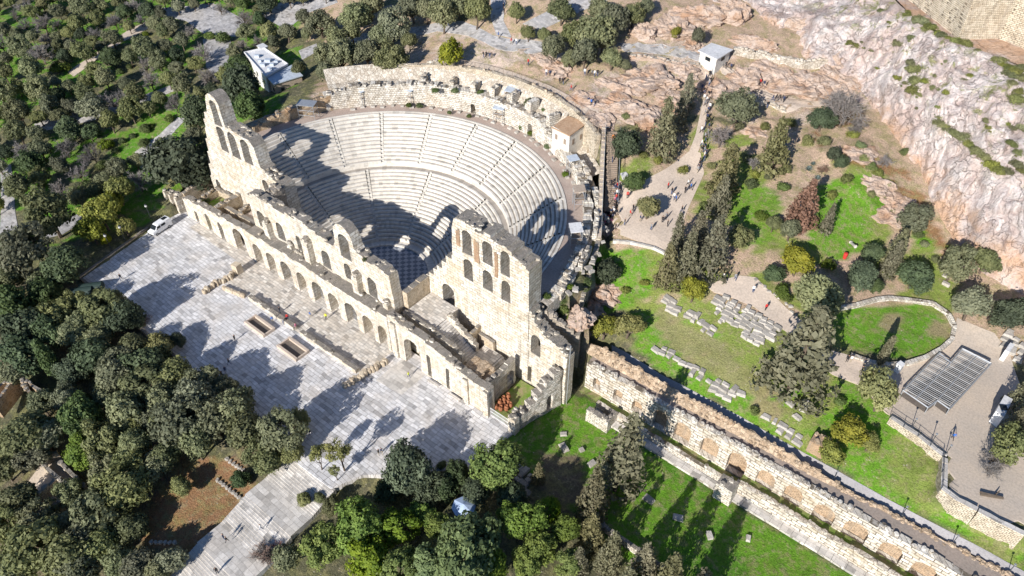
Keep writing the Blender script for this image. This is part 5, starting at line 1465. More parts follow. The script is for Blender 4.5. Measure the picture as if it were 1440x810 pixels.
for i, (x, y, l) in enumerate(((29.0, -0.9, 'pale stone bench against the east front wall, nearer the big arch'), (34.2, -0.8, 'pale stone bench against the east front wall, nearer the fenced yard'))):
    o = thing('stone_bench', l, 'bench', (x, y, 0))
    m_ = MB(); m_.box((0, 0, .42), (2.6, .5, .14)); m_.build('seat', M['stepstone'], o, world=False)
    for s in (-1, 1):
        m_ = MB(); m_.box((s * .9, 0, .175), (.3, .4, .35)); m_.build('leg', M['stepstone'], o, world=False)
# ------------------------------------------------------------------ trees and shrubs
def leaf_quads(mb, c, R, n, s, cen, tint, flat=0.0, droop=0.0):
    """leaf sprays in a clump round c; cen = crown centre for the general outward direction"""
    d = NR.normal(size=(n, 3)); d /= np.linalg.norm(d, axis=1)[:, None]
    r = NR.uniform(0.35, 1.0, n) ** 0.6
    P = c + d * r[:, None] * R
    out = P - cen; out /= (np.linalg.norm(out, axis=1)[:, None] + 1e-6)
    nrm = out * 0.6 + d * 0.6 + NR.normal(size=(n, 3)) * 0.55
    nrm[:, 2] += flat
    nrm /= np.linalg.norm(nrm, axis=1)[:, None]
    a = np.cross(nrm, NR.normal(size=(n, 3))); a /= np.linalg.norm(a, axis=1)[:, None]
    a[:, 2] -= droop; 
    b = np.cross(nrm, a)
    sz = s * NR.uniform(.55, 1.25, n)[:, None]
    el = NR.uniform(.45, .9, n)[:, None]
    v = np.stack([P - a * sz, P + b * sz * el * .9 - a * sz * .1, P + a * sz, P - b * sz * el * .9 + a * sz * .1], 1)
    k = len(mb.v)
    mb.v.extend(map(tuple, v.reshape(-1, 3)))
    mb.f.extend([(k + 4 * i, k + 4 * i + 1, k + 4 * i + 2, k + 4 * i + 3) for i in range(n)])
    mb.t.extend(np.clip(tint + NR.uniform(-.25, .25, n), 0, 1).tolist())

def limb(mb, p, q, r0, r1, bend=0.15, k=3):
    p, q = np.array(p, float), np.array(q, float)
    L = np.linalg.norm(q - p)
    prev = p; rp = r0
    for i in range(1, k + 1):
        t = i / k
        x = p + (q - p) * t + (NR.normal(size=3) * bend * L * (1 - t) * 0.5 if i < k else 0)
        r = r0 + (r1 - r0) * t
        mb.tube(prev, x, rp, r, n=5, cap=False)
        prev, rp = x, r

def crown_round(kind, seed):
    """nominal: crown radius 1, centre height hc; returns (leaf MB, wood MB)"""
    global NR
    NR = np.random.RandomState(seed)
    L, W = MB(), MB()
    P = dict(olive=(1.25, 1.0, .86, 46, 105, .078, .31), dark=(1.05, 1.0, .92, 46, 115, .078, .31), pine=(1.2, 1.0, .78, 34, 120, .08, .33), deep=(1.35, 1.0, .8, 60, 110, .066, .25), bush=(.62, 1.0, .55, 26, 60, .10, .38), tall=(2.9, 1.0, .8, 16, 120, .085, .36))[kind]
    hc, rx, rz, nc, nl, s, rc = P
    cen = np.array([0, 0, hc])
    lob = [NR.uniform(0.62, 1.25) for _ in range(7)]
    cs = []
    tries = 0
    while len(cs) < nc and tries < 4000:
        tries += 1
        d = NR.normal(size=3); d /= np.linalg.norm(d)
        if d[2] < -0.55: continue
        a = (math.atan2(d[1], d[0]) / 6.2832 * 7) % 7
        lo = lob[int(a)] * (1 - a % 1) + lob[(int(a) + 1) % 7] * (a % 1)
        r = NR.uniform(0.55, 0.86) * lo
        c = cen + d * r * np.array([rx, rx, rz * NR.uniform(.8, 1.2)])
        if all(np.linalg.norm(c - q) > rc * 0.62 for q in cs): cs.append(c)
    for c in cs:
        leaf_quads(L, c, rc * NR.uniform(.75, 1.15), int(nl * NR.uniform(.7, 1.25)), s, cen, NR.uniform(.15, .95), flat=.25 if kind in ('pine', 'deep', 'tall') else 0.1)
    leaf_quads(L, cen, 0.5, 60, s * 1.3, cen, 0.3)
    fork = np.array([NR.uniform(-.05, .05), NR.uniform(-.05, .05), hc * 0.42])
    limb(W, (0, 0, -0.15), fork, 0.085 if kind != 'bush' else .04, 0.06, .06)
    for c in cs[::4]:
        limb(W, fork, c, 0.045, 0.012, .2)
    return L, W

def crown_conifer(kind, seed):
    global NR
    NR = np.random.RandomState(seed)
    L, W = MB(), MB()
    if kind == 'cyp':      # broad ragged cypress, radius 1, height ~3.4
        H, R, lay, s = 3.5, 1.0, 15, .085
        for i in range(lay):
            t = i / (lay - 1)
            z = 0.25 + t * (H - 0.4)
            rr_ = R * (1.0 - t) ** 0.75 * NR.uniform(.75, 1.12) + 0.06
            nb = int(4 + 9 * (1 - t))
            for k in range(nb):
                a = k / nb * 6.283 + NR.uniform(-.4, .4) + i
                q = rr_ * NR.uniform(.55, 1.0)
                c = np.array([math.cos(a) * q, math.sin(a) * q, z - q * .1 + NR.uniform(-.1, .1)])
                leaf_quads(L, c, .21, 20, s, np.array([0, 0, z * .6]), NR.uniform(.1, .95), droop=.3)
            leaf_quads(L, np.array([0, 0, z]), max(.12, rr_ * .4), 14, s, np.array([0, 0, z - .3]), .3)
        limb(W, (0, 0, -0.2), (0, 0, H * .85), .09, .015, .02)
    else:                   # narrow column, radius 1, height ~7
        H = 7.2
        for i in range(34):
            t = i / 33
            z = 0.5 + t * (H - .6)
            r = (math.sin(min(1, t * 2.6 + .25) * 1.57) * (1 - t ** 3.0)) * .72 + 0.08
            for k in range(5):
                a = k * 1.2566 + i * .7 + NR.uniform(-.3, .3)
                leaf_quads(L, np.array([math.cos(a) * r * .75, math.sin(a) * r * .75, z]), .38, 16, .15, np.array([0, 0, z - .8]), NR.uniform(.1, .9), droop=-.6)
        limb(W, (0, 0, -0.3), (0, 0, H * .8), .14, .03, .01)
    return L, W

def crown_bare(seed):
    global NR
    NR = np.random.RandomState(seed)
    L, W = MB(), MB()
    hc = 1.15
    fork = np.array([0, 0, .42])
    limb(W, (0, 0, -.15), fork, .07, .05, .05)
    for i in range(15):
        d = NR.normal(size=3); d[2] = abs(d[2]) * .9 + .25; d /= np.linalg.norm(d)
        e = fork + d * NR.uniform(.55, .95) * np.array([1.1, 1.1, 1.25])
        limb(W, fork, e, .032, .012, .2)
        for j in range(10):
            m_ = fork + (e - fork) * NR.uniform(.35, 1.0)
            d2 = d + NR.normal(size=3) * .65; d2 /= np.linalg.norm(d2)
            e2 = m_ + d2 * NR.uniform(.22, .5)
            L.tube(m_, e2, .013, .006, n=3, cap=False, t=NR.uniform(0, 1))
            for k in range(7):
                m3 = m_ + (e2 - m_) * NR.uniform(.3, 1.0)
                d3 = d2 + NR.normal(size=3) * .7; d3 /= np.linalg.norm(d3)
                L.tube(m3, m3 + d3 * NR.uniform(.1, .28), .010, .005, n=3, cap=False, t=NR.uniform(0, 1))
    return L, W

def crown_agave(seed):
    global NR
    NR = np.random.RandomState(seed)
    L, W = MB(), MB()
    for i in range(34):
        a = i * 2.4; el = 0.25 + 1.1 * (i / 34)
        d = np.array([math.cos(a) * math.cos(el), math.sin(a) * math.cos(el), math.sin(el)])
        sd_ = np.array([-math.sin(a), math.cos(a), 0]) * .085
        p1 = d * .5; p2 = d * 1.0 - np.array([0, 0, .12])
        L.add([-sd_ * .8, sd_ * .8, p1 + sd_, p1 - sd_, p2], [(0, 1, 2, 3), (3, 2, 4)], NR.uniform(0, 1))
    W.tube((0, 0, -.2), (0, 0, .12), .1, .06)
    return L, W

KINDS = {}
def kind(name, mats, maker, seeds, hc):
    KINDS[name] = ([], hc)
    for s in seeds:
        L, W = maker(s)
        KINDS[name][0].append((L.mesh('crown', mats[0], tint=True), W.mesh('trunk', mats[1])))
B = M['bark']
kind('olive', (M['leaf_olive'], B), lambda s: crown_round('olive', s), (1, 2, 3, 4), 1.25)
kind('dark', (M['leaf_dark'], B), lambda s: crown_round('dark', s), (5, 6, 7), 1.05)
kind('pine', (M['leaf_pine'], B), lambda s: crown_round('pine', s), (8, 9, 10), 1.2)
kind('deep', (M['leaf_deep'], B), lambda s: crown_round('deep', s), (11, 12, 13), 1.35)
kind('bush', (M['leaf_bush'], B), lambda s: crown_round('bush', s), (14, 15), .5)
kind('scrub', (M['leaf_scrub'], B), lambda s: crown_round('bush', s), (34, 35, 36), .5)
kind('tallpine', (M['leaf_pine'], B), lambda s: crown_round('tall', s), (31, 32), 2.9)
kind('cyp', (M['leaf_cyp'], B), lambda s: crown_conifer('cyp', s), (16, 17, 18), 1.3)
kind('brown', (M['leaf_brown'], B), lambda s: crown_conifer('cyp', s), (19,), 1.3)
kind('col', (M['leaf_cyp'], B), lambda s: crown_conifer('col', s), (20, 21), 3.4)
kind('darkcol', (M['leaf_dark'], B), lambda s: crown_conifer('col', s), (22,), 3.4)
kind('bare', (M['twig'], B), lambda s: crown_bare(s), (23, 24, 25), 1.15)
kind('redbare', (M['redtwig'], B), lambda s: crown_bare(s), (26,), 1.15)
kind('agave', (M['leaf_agave'], B), lambda s: crown_agave(s), (27,), .4)
NR = np.random.RandomState(77)

NAMES = dict(scrub='shrub', tallpine='pine_tree', olive='olive_tree', dark='evergreen_tree', pine='pine_tree', deep='pine_tree', bush='shrub', cyp='cypress_tree', brown='cypress_tree', col='cypress_tree', darkcol='cypress_tree', bare='bare_tree', redbare='bare_tree', agave='agave_plant')
CATS = dict(scrub='shrub', bush='shrub', agave='agave')
LOOK = dict(scrub='yellow-green cliff shrub', tallpine='tall sparse young pine', olive='grey-green olive tree', dark='dark evergreen tree', pine='yellow-green pine tree', deep='deep green pine tree', bush='leafy green shrub', cyp='ragged olive-grey cypress', brown='dead brown cypress', col='narrow upright cypress', darkcol='slim dark cypress', bare='bare grey-twigged tree', redbare='bare reddish tree', agave='blue-green agave plant')
PLANTS = []
rt = random.Random(33)
def plant(kd, px, py, rpx, z=None, stretch=1.0, where=None):
    meshes, hc = KINDS[kd]
    g = None
    s = 3.0
    for _ in range(3):
        if where is not None: g = np.array(where)
        else: g = at(px, py, hc * s)
        s = rpx * pxm(g + np.array([0, 0, hc * s]))
    o = bpy.data.objects.new(NAMES[kd], None)
    o.empty_display_size = .5
    o.location = g; o.rotation_euler = (rt.uniform(-.06, .06), rt.uniform(-.06, .06), rt.uniform(0, 6.28))
    k = rt.uniform(.94, 1.06)
    k2 = rt.uniform(.86, 1.14)
    o.scale = (s * k * k2, s * k / k2, s * stretch * rt.uniform(.88, 1.12))
    COL.objects.link(o)
    L, W = rt.choice(meshes)
    a = bpy.data.objects.new('crown', L); link(a, o)
    b = bpy.data.objects.new('trunk', W); link(b, o)
    PLANTS.append((o, kd, px, py, rpx))
    return o

T = {}
# the garden, the slopes under the cliff and the upper paths
T['pine'] = [(632,78,21),(912,290,19),(975,410,19),(1123,367,24),(1240,556,29),(1197,603,27),(1170,637,20),(1222,624,16),(850,460,21),(884,458,22),(222,487,21),(143,300,26),(165,268,22),(128,325,20),(175,318,16),(155,285,18),(147,337,9),(375,42,15),(950,47,9)]
T['tallpine'] = [(446,640,14),(478,634,18),(472,664,9)]
T['dark'] = [(880,203,22),(893,257,15),(853,380,20),(825,398,8),(1088,385,14),(1210,393,22),(1223,358,16),(1230,405,12),(1287,387,24),(1157,167,20),(1173,217,11),(1183,227,10),(1425,440,25),(90,373,31),(577,667,38),(627,690,20),(248,228,42),(275,160,26),(252,480,12),(207,510,32),(173,447,26),(120,583,36),(130,500,30),(77,467,26),(30,500,34),(13,430,34),(63,413,24),(43,457,36),(337,677,13),(640,665,22),(600,690,26),(545,690,22),(670,690,22),(720,700,24),(340,123,28),(352,150,22),(335,95,18),(100,523,24)]
T['olive'] = [(450,30,20),(475,55,18),(520,5,20),(535,52,19),(600,12,18),(645,4,18),(455,78,16),(765,50,12),(805,50,18),(847,55,18),(800,85,13),(845,14,18),(890,22,15),(420,95,12),(575,55,14),(495,45,16),(833,43,28),(863,23,26),(780,67,20),(823,77,20),(860,80,17),(880,92,9),(790,13,20),(727,17,14),(743,47,11),(910,7,14),(670,13,23),(623,20,23),(580,10,20),(550,37,26),(500,23,22),(513,70,24),(552,78,23),(480,80,23),(460,100,18),(982,52,13),(1038,153,24),(1040,333,19),(1088,313,14),(1112,325,16),(1150,420,37),(1288,307,22),(1343,373,26),(1387,367,19),(1368,427,28),(1420,625,28),(30,357,36),(67,300,36),(143,437,30),(140,473,20),(187,490,22),(243,527,28),(157,527,32),(290,533,26),(200,545,32),(270,560,34),(330,572,30),(177,577,34),(37,613,36),(253,597,40),(300,593,34),(347,607,34),(393,613,32),(377,650,25),(220,657,26),(177,683,40),(133,720,36),(40,773,44),(100,780,40),(143,770,28),(253,683,18),(200,793,28),(243,787,26),(427,700,12),(400,783,24),(463,713,14),(90,740,28),(20,700,30),(235,640,26),(60,570,20),(420,590,18),(450,700,10),(85,440,26),(105,470,26),(60,610,30),(150,620,30),(190,625,26),(275,625,28),(180,740,26),(120,760,30),(15,620,26),(10,740,28),(215,590,22),(150,555,24),(95,560,20),(25,520,24),(185,600,22),(270,600,24),(315,545,18),(365,630,22),(410,640,18),(150,660,24),(100,690,22),(55,735,26),(115,800,30),(170,795,26),(225,800,24),(20,800,32),(285,560,20),(110,430,20),(165,425,14),(120,455,22),(55,395,18),(10,395,24),(45,640,22),(5,660,24),(230,560,26),(170,505,24),(240,600,26)]
T['deep'] = [(507,747,42),(660,770,56),(730,735,34),(757,767,28),(560,745,30),(523,785,38),(460,767,32),(700,647,36),(123,630,33),(610,790,36),(690,800,34),(590,720,22),(740,795,26),(790,745,26),(800,790,24),(770,720,20),(620,735,24),(560,800,30)]
T['cyp'] = [(965,140,13),(935,195,24),(955,170,14),(1093,210,27),(1020,247,25),(1010,285,18),(952,345,15),(940,385,20),(1003,357,28),(963,375,22),(985,330,20),(1125,510,50),(1257,357,17),(1250,375,15),(868,665,36),(833,712,25),(757,673,10),(833,755,22),(858,785,21),(815,797,16),(905,800,24),(935,822,26),(985,845,26),(960,870,26),(885,830,20),(1437,560,20),(1430,600,18),(1163,315,11),(845,790,12)]
T['brown'] = [(1130,295,25)]
T['col'] = [(1243,497,8)]
T['darkcol'] = [(68,505,12)]
T['bare'] = [(1205,170,16),(1245,225,12),(1060,230,12),(1395,660,16),(1015,187,21),(1190,150,30),(1175,140,20),(1400,640,20),(160,135,22),(130,215,18),(110,240,16),(90,205,18),(60,30,16),(370,775,18)]
T['redbare'] = [(197,447,12),(367,780,20),(1157,238,9),(390,770,12)]
T['agave'] = [(1137,238,8),(1150,250,8),(1143,231,6)]
T['scrub'] = [(1030,215,9),(1050,225,8),(1075,180,8),(1110,175,9),(1135,200,10),(1160,200,9),(1200,190,9),(1215,225,8),(1235,245,8),(1190,255,9),(1170,275,8),(1105,240,9),(1060,245,8),(1225,275,7),(1255,300,7),(960,240,8),(925,225,8),(905,220,7),(1040,180,8),(1000,235,7),(880,165,7),(920,170,7),(1300,345,7),(1315,365,7),(905,400,7),(880,410,7),(1080,250,7)]
T['bush'] = [(1250,262,7),(1165,375,10),(1100,412,12),(780,415,8),(800,405,7),(810,455,9),(793,438,10),(803,448,9),(781,452,9),(815,432,9),(822,414,7),(790,425,8),(1290,330,8),(1272,215,7),(1225,235,8),(1210,205,8),(790,470,7),(770,420,7),(1240,275,7),(1100,265,10),(1055,262,9),(1105,420,9),(1060,580,8),(560,690,10),(620,655,8),(1180,565,10),(990,290,9),(1070,305,9)]
for kd, L in T.items():
    for a, b, r in L: plant(kd, a, b, r, stretch=(1.3 if kd == 'cyp' and (r < 16 or b > 640) else 1.0))
# woodland in the upper left, thinning on the paths and clearings
FILL = [(-12, -14), (468, -14), (455, 45), (400, 55), (345, 65), (330, 110), (300, 130), (275, 200), (240, 255), (150, 265), (100, 285), (-12, 290)]
CLEAR = [[(228,12),(300,5),(345,30),(338,52),(290,50),(230,22)], [(360,18),(400,2),(475,-8),(475,4),(430,20),(405,42)], [(285,55),(325,58),(320,95),(305,115),(290,95)], [(48,175),(95,160),(150,152),(240,115),(245,128),(150,168),(55,190)], [(185,215),(225,190),(250,160),(268,168),(240,192),(204,244)], [(0,232),(16,232),(26,322),(0,330)], [(96,102),(185,40),(212,30),(212,40),(160,68),(104,110)],
         [(150,182),(255,150),(275,172),(235,200),(190,225),(150,228)], [(160,62),(215,40),(225,52),(170,85)], [(160,90),(200,85),(195,110),(165,110)], [(235,240),(300,215),(302,262),(240,285)]]
pts = []
tr = 0
while len(pts) < 165 and tr < 30000:
    tr += 1
    x, y = rt.uniform(-14, 470), rt.uniform(-14, 292)
    if not inpoly([x], [y], FILL)[0] or any(inpoly([x], [y], c)[0] for c in CLEAR): continue
    r = (11 + 8 * max(0, y) / 290) * rt.choice([.8, 1, 1, 1.15, 1.35])
    if any((x - a) ** 2 + ((y - b) * 1.25) ** 2 < ((r + c) * .80) ** 2 for a, b, c in pts): continue
    if any((x - a) ** 2 + (y - b) ** 2 < ((r + c) * .7) ** 2 for _, kd, a, b, c in PLANTS): continue
    pts.append((x, y, r))
for x, y, r in pts:
    kd = rt.choices(['olive', 'bare', 'dark', 'bush', 'pine'], [62, 17, 13, 6, 2])[0]
    plant(kd, x, y, r * (0.8 if kd == 'bush' else 1))
# low green shrubs in the clearings of that wood
for a, b in ((170,200),(185,195),(205,180),(215,175),(235,172),(160,215),(140,235),(125,255),(200,205),(180,75),(195,62),(205,52),(170,100),(185,95),(20,50),(55,20),(70,75),(95,185),(60,260),(80,280),(265,240),(255,262),(120,160),(225,205)):
    plant('bush', a + rt.uniform(-4, 4), b + rt.uniform(-4, 4), rt.uniform(5, 9))
# shrubs rooted in the cliff
CL = [(1290,95,9),(1330,85,6),(1365,105,7),(1281,53,8),(1275,20,9),(1315,105,5),(1195,60,8),(1205,65,7),(1250,30,5),(1260,110,8),(1300,115,8),(1312,122,9),(1330,130,9),(1355,110,6),(1405,85,14),(1420,105,14),(1435,95,12),(1430,140,12),(1285,130,6),(1290,150,5),(1272,115,6),(1330,175,8),(1345,190,10),(1360,200,10),(1372,212,11),(1385,225,11),(1398,238,10),(1410,235,9),(1430,215,10),(1425,180,10),(1438,240,10),(1320,165,7),(1385,170,7),(1390,180,6),(1233,95,5),(1225,70,5),(1335,45,8),(1320,40,8),(1345,55,7),(1300,40,7),(1280,10,7),(1355,60,6),(1375,70,6),(1318,150,6),(1240,15,6),(1212,60,5)]
for a, b in ((1322,175),(1333,182),(1342,188),(1352,195),(1362,204),(1372,213),(1384,222),(1394,232),(1404,240),(1416,240),(1428,232),(1410,90),(1418,96),(1428,102),(1436,110),(1425,115),(1300,18),(1315,26),(1330,34),(1345,44),(1360,52),(1278,88),(1281,100),(1284,115),(1285,128),(1262,62),(1290,28),(1432,128),(1436,180),(1424,205)):
    CL.append((a, b, 9 + (a * 7 + b * 3) % 5))
for a, b, r in CL:
    for q in range(3 if r < 9 else 2):
        a2, b2 = a + rt.uniform(-8, 8) * (q > 0), b + rt.uniform(-7, 7) * (q > 0)
        plant('scrub', a2, b2, r * (rt.uniform(.7, 1.0) if q == 0 else rt.uniform(.25, .55)), where=oncliff(a2, b2) - np.array([0, 0, .35]), stretch=.7)

# labels: what the plant is, what it stands beside, and which of its likes it is
PLACES = [((632,78),'above the rear wall of the auditorium'),((880,210),'beside the visitor stairs'),((905,285),'beside the crowded path'),((850,385),'on the green slope below the crowd'),((865,460),'at the west end of the road'),((985,390),'beside the bend of the garden path'),((960,170),'beside the steep shaded slope path'),((1040,250),'between the slope path and the cliff'),((1175,160),'against the foot of the cliff'),((1130,310),'on the grass below the cliff'),((1110,370),'beside the red bin'),((1150,420),'below the garden path'),((1125,510),'beside the rows of ancient blocks'),((1245,390),'behind the round garden wall'),((1243,497),'in front of the round garden wall'),((1350,390),'between cliff and gravel yard'),((1420,600),'at the right edge of the gravel yard'),((1205,600),'on the green bank above the road'),((1425,440),'at the right edge under the cliff'),((833,50),'above the visitor terrace'),((550,50),'on the hillside behind the rear wall'),((980,50),'beside the ticket kiosk'),((340,120),'beside the long white building'),((250,215),'outside the tall west wall'),((150,310),'beyond the west end of the forecourt'),((60,340),'left of the marble forecourt'),((220,490),'under the lower edge of the forecourt'),((90,460),'in the dark grove left of the forecourt'),((330,590),'in the grove below the forecourt'),((110,640),'between the ruined foundations'),((80,760),'in the lower left corner grove'),((250,720),'on the red slope by the stair path'),((400,650),'at the top of the stair path'),((390,780),'right beside the lower stair path'),((470,645),'on the far side of the stair path'),((580,670),'at the lower corner of the forecourt'),((700,650),'beside the forecourt below the fenced yard'),((660,770),'along the bottom edge'),((860,680),'on the shaded lawn below the arcaded wall'),((840,780),'beside the low white lawn wall'),((1380,150),'rooted in the cliff face'),((1290,60),'high on the cliff below the citadel wall'),((800,420),'in the gully at the end of the tall east wall'),((1090,270),'on the bare slope below the cliff path'),((1060,580),'on the bank beside the road')]
WOOD = [((60,30),'far left of the upper left wood'),((180,30),'at the top of the upper left wood'),((320,20),'near the pale path in the upper wood'),((430,20),'beside the upper path behind the white building'),((60,120),'in the left part of the wood'),((190,120),'in the middle of the upper left wood'),((280,90),'by the paved walk in the upper wood'),((60,220),'in the lower left of the upper wood'),((190,210),'by the green clearing in the wood')]
from collections import defaultdict
grp = defaultdict(list)
for rec in PLANTS:
    o, kd, px, py, r = rec
    wood = (px, py, r) in set(pts) or (px < 470 and py < 275 and not any((px, py, r) == t for t in T.get(kd, [])))
    L = WOOD if wood else PLACES
    pl = min(L, key=lambda t: (t[0][0] - px) ** 2 + (t[0][1] - py) ** 2)[1]
    grp[(kd, pl)].append(rec)
ORD = ['', 'second', 'third', 'fourth', 'fifth', 'sixth', 'seventh', 'eighth', 'ninth', 'tenth', 'eleventh', 'twelfth']
def which(i, n):
    if i == 0: return 'leftmost'
    if i == n - 1: return 'rightmost'
    return ORD[i] + ' from the left'
for (kd, pl), L in grp.items():
    L.sort(key=lambda r: r[2])
    n = len(L)
    for i, (o, _, px, py, r) in enumerate(L):
        if n == 1: lab = LOOK[kd] + ' ' + pl
        elif n <= 6: lab = '%s %s %s' % (which(i, n), LOOK[kd], pl)
        else: lab = LOOK[kd] + ' ' + pl
        tag(o, lab, CATS.get(kd, 'tree'), LOOK[kd] + 's ' + pl if n > 1 else None)
# ------------------------------------------------------------------ fallen blocks of the garden
bm = []
for i in range(7):
    b_ = MB(); b_.box((0, 0, .26), (random.uniform(1.0, 1.5), random.uniform(.6, .9), random.uniform(.5, .75)), jit=.075, taper=.14)
    bm.append(b_.mesh('ancient_block', M['block']))
FIELDS = [('pale ancient block in the short row field nearest the garden path bend', [(998,440),(1010,419),(1024,416),(1030,432),(1008,449)], .96),
 ('pale ancient block in the middle row field beside the garden path', [(1011,453),(1031,424),(1054,434),(1033,464)], .96),
 ('pale ancient block in the largest row field beside the garden path', [(1037,470),(1056,439),(1096,463),(1069,493)], .96),
 ('white ancient block in the narrow strip below the dug trench', [(964,448),(974,440),(1004,464),(998,472)], 1.0),
 ('white ancient block in the small heap near the round pine', [(931,428),(940,420),(954,431),(948,445)], 1.0),
 ('scattered white block in the long band on the bright grass', [(919,494),(930,488),(965,508),(1000,528),(988,538),(955,516)], 1.0),
 ('scattered block in the loose patch at the end of the long band', [(992,540),(1005,530),(1044,552),(1036,566),(1010,560)], 1.05),
 ('tan block in the loose heap below the big dark cypress', [(1068,588),(1080,580),(1132,612),(1122,626)], 1.1),
 ('loose block on the bank behind the masonry stump', [(1110,565),(1150,570),(1140,595),(1112,588)], 1.7),
 ('pale block in the stone heap at the far side of the gravel yard', [(1400,480),(1412,462),(1440,480),(1440,520),(1425,512)], 1.1),
 ('grey block lying beside the trees under the cliff foot', [(1303,395),(1330,380),(1345,412),(1330,420)], 2.4),
 ('white block in the jumbled heap beside the shaded lawn', [(712,668),(730,656),(748,672),(738,684)], 1.1)]
def put_block(mesh, p, s, rz, label, group, name='ancient_block'):
    o = bpy.data.objects.new(name, mesh); link(o)
    o.location = (p[0], p[1], p[2] - .05); o.scale = (s, s, min(s, 1.1) * random.uniform(.7, 1.0)); o.rotation_euler = (random.uniform(-.05, .05), random.uniform(-.05, .05), rz)
    tag(o, label, 'stone block', group)
rb_ = random.Random(5)
for lab, poly, gap in FIELDS:
    W_ = [at(a, b)[:2] for a, b in poly]
    W_ = [tuple(q) for q in W_]
    c = np.mean(W_, 0)
    ang = .12
    k = 0
    for i in range(-16, 17):
        for j in range(-16, 17):
            x = c[0] + i * 1.28 * gap; y = c[1] + j * .86 * gap
            x += rb_.uniform(-.18, .18) * gap; y += rb_.uniform(-.14, .14) * gap
            if inpoly([x], [y], W_)[0]:
                put_block(rb_.choice(bm), (x, y, float(hmap(x, y))), rb_.uniform(.95, 1.25), rb_.choice([0, 0, 0, 1.57]) + rb_.uniform(-.25, .25), lab, 'blocks: ' + ' '.join(lab.split()[2:9]))
for a, b, s, lab in ((792,612,.9,'flat stone on the lawn nearest the white retaining pier'),(793,630,1.5,'broad flat slab on the lawn between pier and tree shade'),(818,635,.9,'small pale stone on the lawn left of the tall cypress'),(832,653,1.5,'dark round slab in the tree shade on the lawn'),(912,703,1.3,'flat pale slab on the sunlit lawn right of the tall cypress'),(953,730,1.2,'pale stone far out on the lawn, alone'),(703,677,2.0,'long white slab lying beside the jumbled stone heap'),(735,693,1.9,'rounded white boulder below the jumbled stone heap'),(720,690,1.3,'grey boulder left of the rounded white boulder'),(968,630,.9,'small white stone by the lawn side of the square pier'),(997,755,1.0,'pale stone on the lawn near the bottom of the photo'),(1052,758,.9,'low stone at the foot of the wall by the lawn, far right')):
    put_block(rb_.choice(bm), at(a, b), s, rb_.uniform(0, 3), lab, None)
st = thing('masonry_stump', 'square tan masonry stump beside the road under the pines', 'ruined wall', at(1145, 640))
p = at(1143, 640)
wall('core', M['brickish'], st, mapx(p[1]), p[2] - 1, [(p[0] - 1.2, p[2] + 2.4), (p[0] + 1.3, p[2] + 2.7)], (), 2.2, .5, .12, 160, .2, 4, topmat='rubbletop')
# garden path edging stones
row = [(1062,395),(1075,405),(1090,415),(1105,428),(1113,440)]
for i, (a, b) in enumerate(row):
    for k in range(2):
        put_block(rb_.choice(bm), at(a + k * 6, b + k * 5), .6, rb_.uniform(0, 3), 'small kerb stone edging the garden path on its upper side', 'kerb stones of the garden path', 'kerb_stone')
# marble seats and blocks stored along the rim walkway
for i in range(30):
    a = math.radians(48 + i * 3.3); r = 40.4 + .35 * math.sin(i * 2.1)
    put_block(bm[i % 7], (CX + r * math.cos(a), CY + r * math.sin(a), ZT - .02), .85, a + 1.57 + rb_.uniform(-.15, .15), 'white marble block stored along the foot of the curved rear wall', 'marble blocks stored along the rear wall')
for i in range(26):
    a = math.radians(rb_.uniform(4, 44)); r = rb_.uniform(43, 46)
    put_block(bm[i % 7], (CX + r * math.cos(a), CY + r * math.sin(a), 17.8), rb_.uniform(.6, 1.1), rb_.uniform(0, 3), 'weathered block lying on the broken terrace east of the seats', 'blocks on the terrace east of the seats')
# tufts of green on ruins
for a, b, r, z in ((612,128,6,22.6),(640,128,6,22.6),(675,130,6,22.6),(745,147,9,22.6),(765,155,5,22.6),(575,148,5,18.1),(590,148,5,18.1),(632,158,4,18.1),(660,163,4,18.1),(735,180,7,18.1),(745,187,5,18.1),(770,205,5,18.1),(795,245,5,17.9),(285,286,7,4.2),(278,290,6,4.2),(292,283,5,4.2),(512,364,4,17.3),(658,410,3,12.0),(820,430,8,9)):
    p = atz(a, b, z + .3)
    o = plant('bush', a, b, r, where=(p[0], p[1], z - .2))
    d_ = 'on the planted chamber of the west stair hall' if z < 5 else ('on the ruined ledge above the rear wall' if z > 20 else ('along the rim walkway behind the seats' if z > 17.7 else 'growing on the broken theatre walls'))
    tag(o, 'green weedy tuft ' + d_, 'weeds', 'weeds ' + d_); o.name = 'weed_tuft'

# ------------------------------------------------------------------ storage jars in the fenced yard
def jar(p, s, lab):
    m_ = MB(); m_.lathe([(.16, 0), (.34, .28), (.42, .62), (.36, .95), (.2, 1.12), (.18, 1.2), (.25, 1.28), (.23, 1.28), (.14, 1.15)], n=12)
    o = m_.build('storage_jar', M['terracotta'], smooth=True); o.location = p; o.scale = (s, s, s)
    tag(o, lab, 'jar', 'terracotta jars in the fenced yard')
for i, (x, y) in enumerate(((41.6,2.0),(42.5,2.2),(41.5,3.0),(42.4,3.2),(43.2,2.9),(41.6,4.0),(42.5,4.2),(43.3,3.8),(41.8,5.0))):
    jar((x, y, .05), 1.0 + .15 * (i % 3), 'terracotta storage jar clustered with others in the fenced yard')

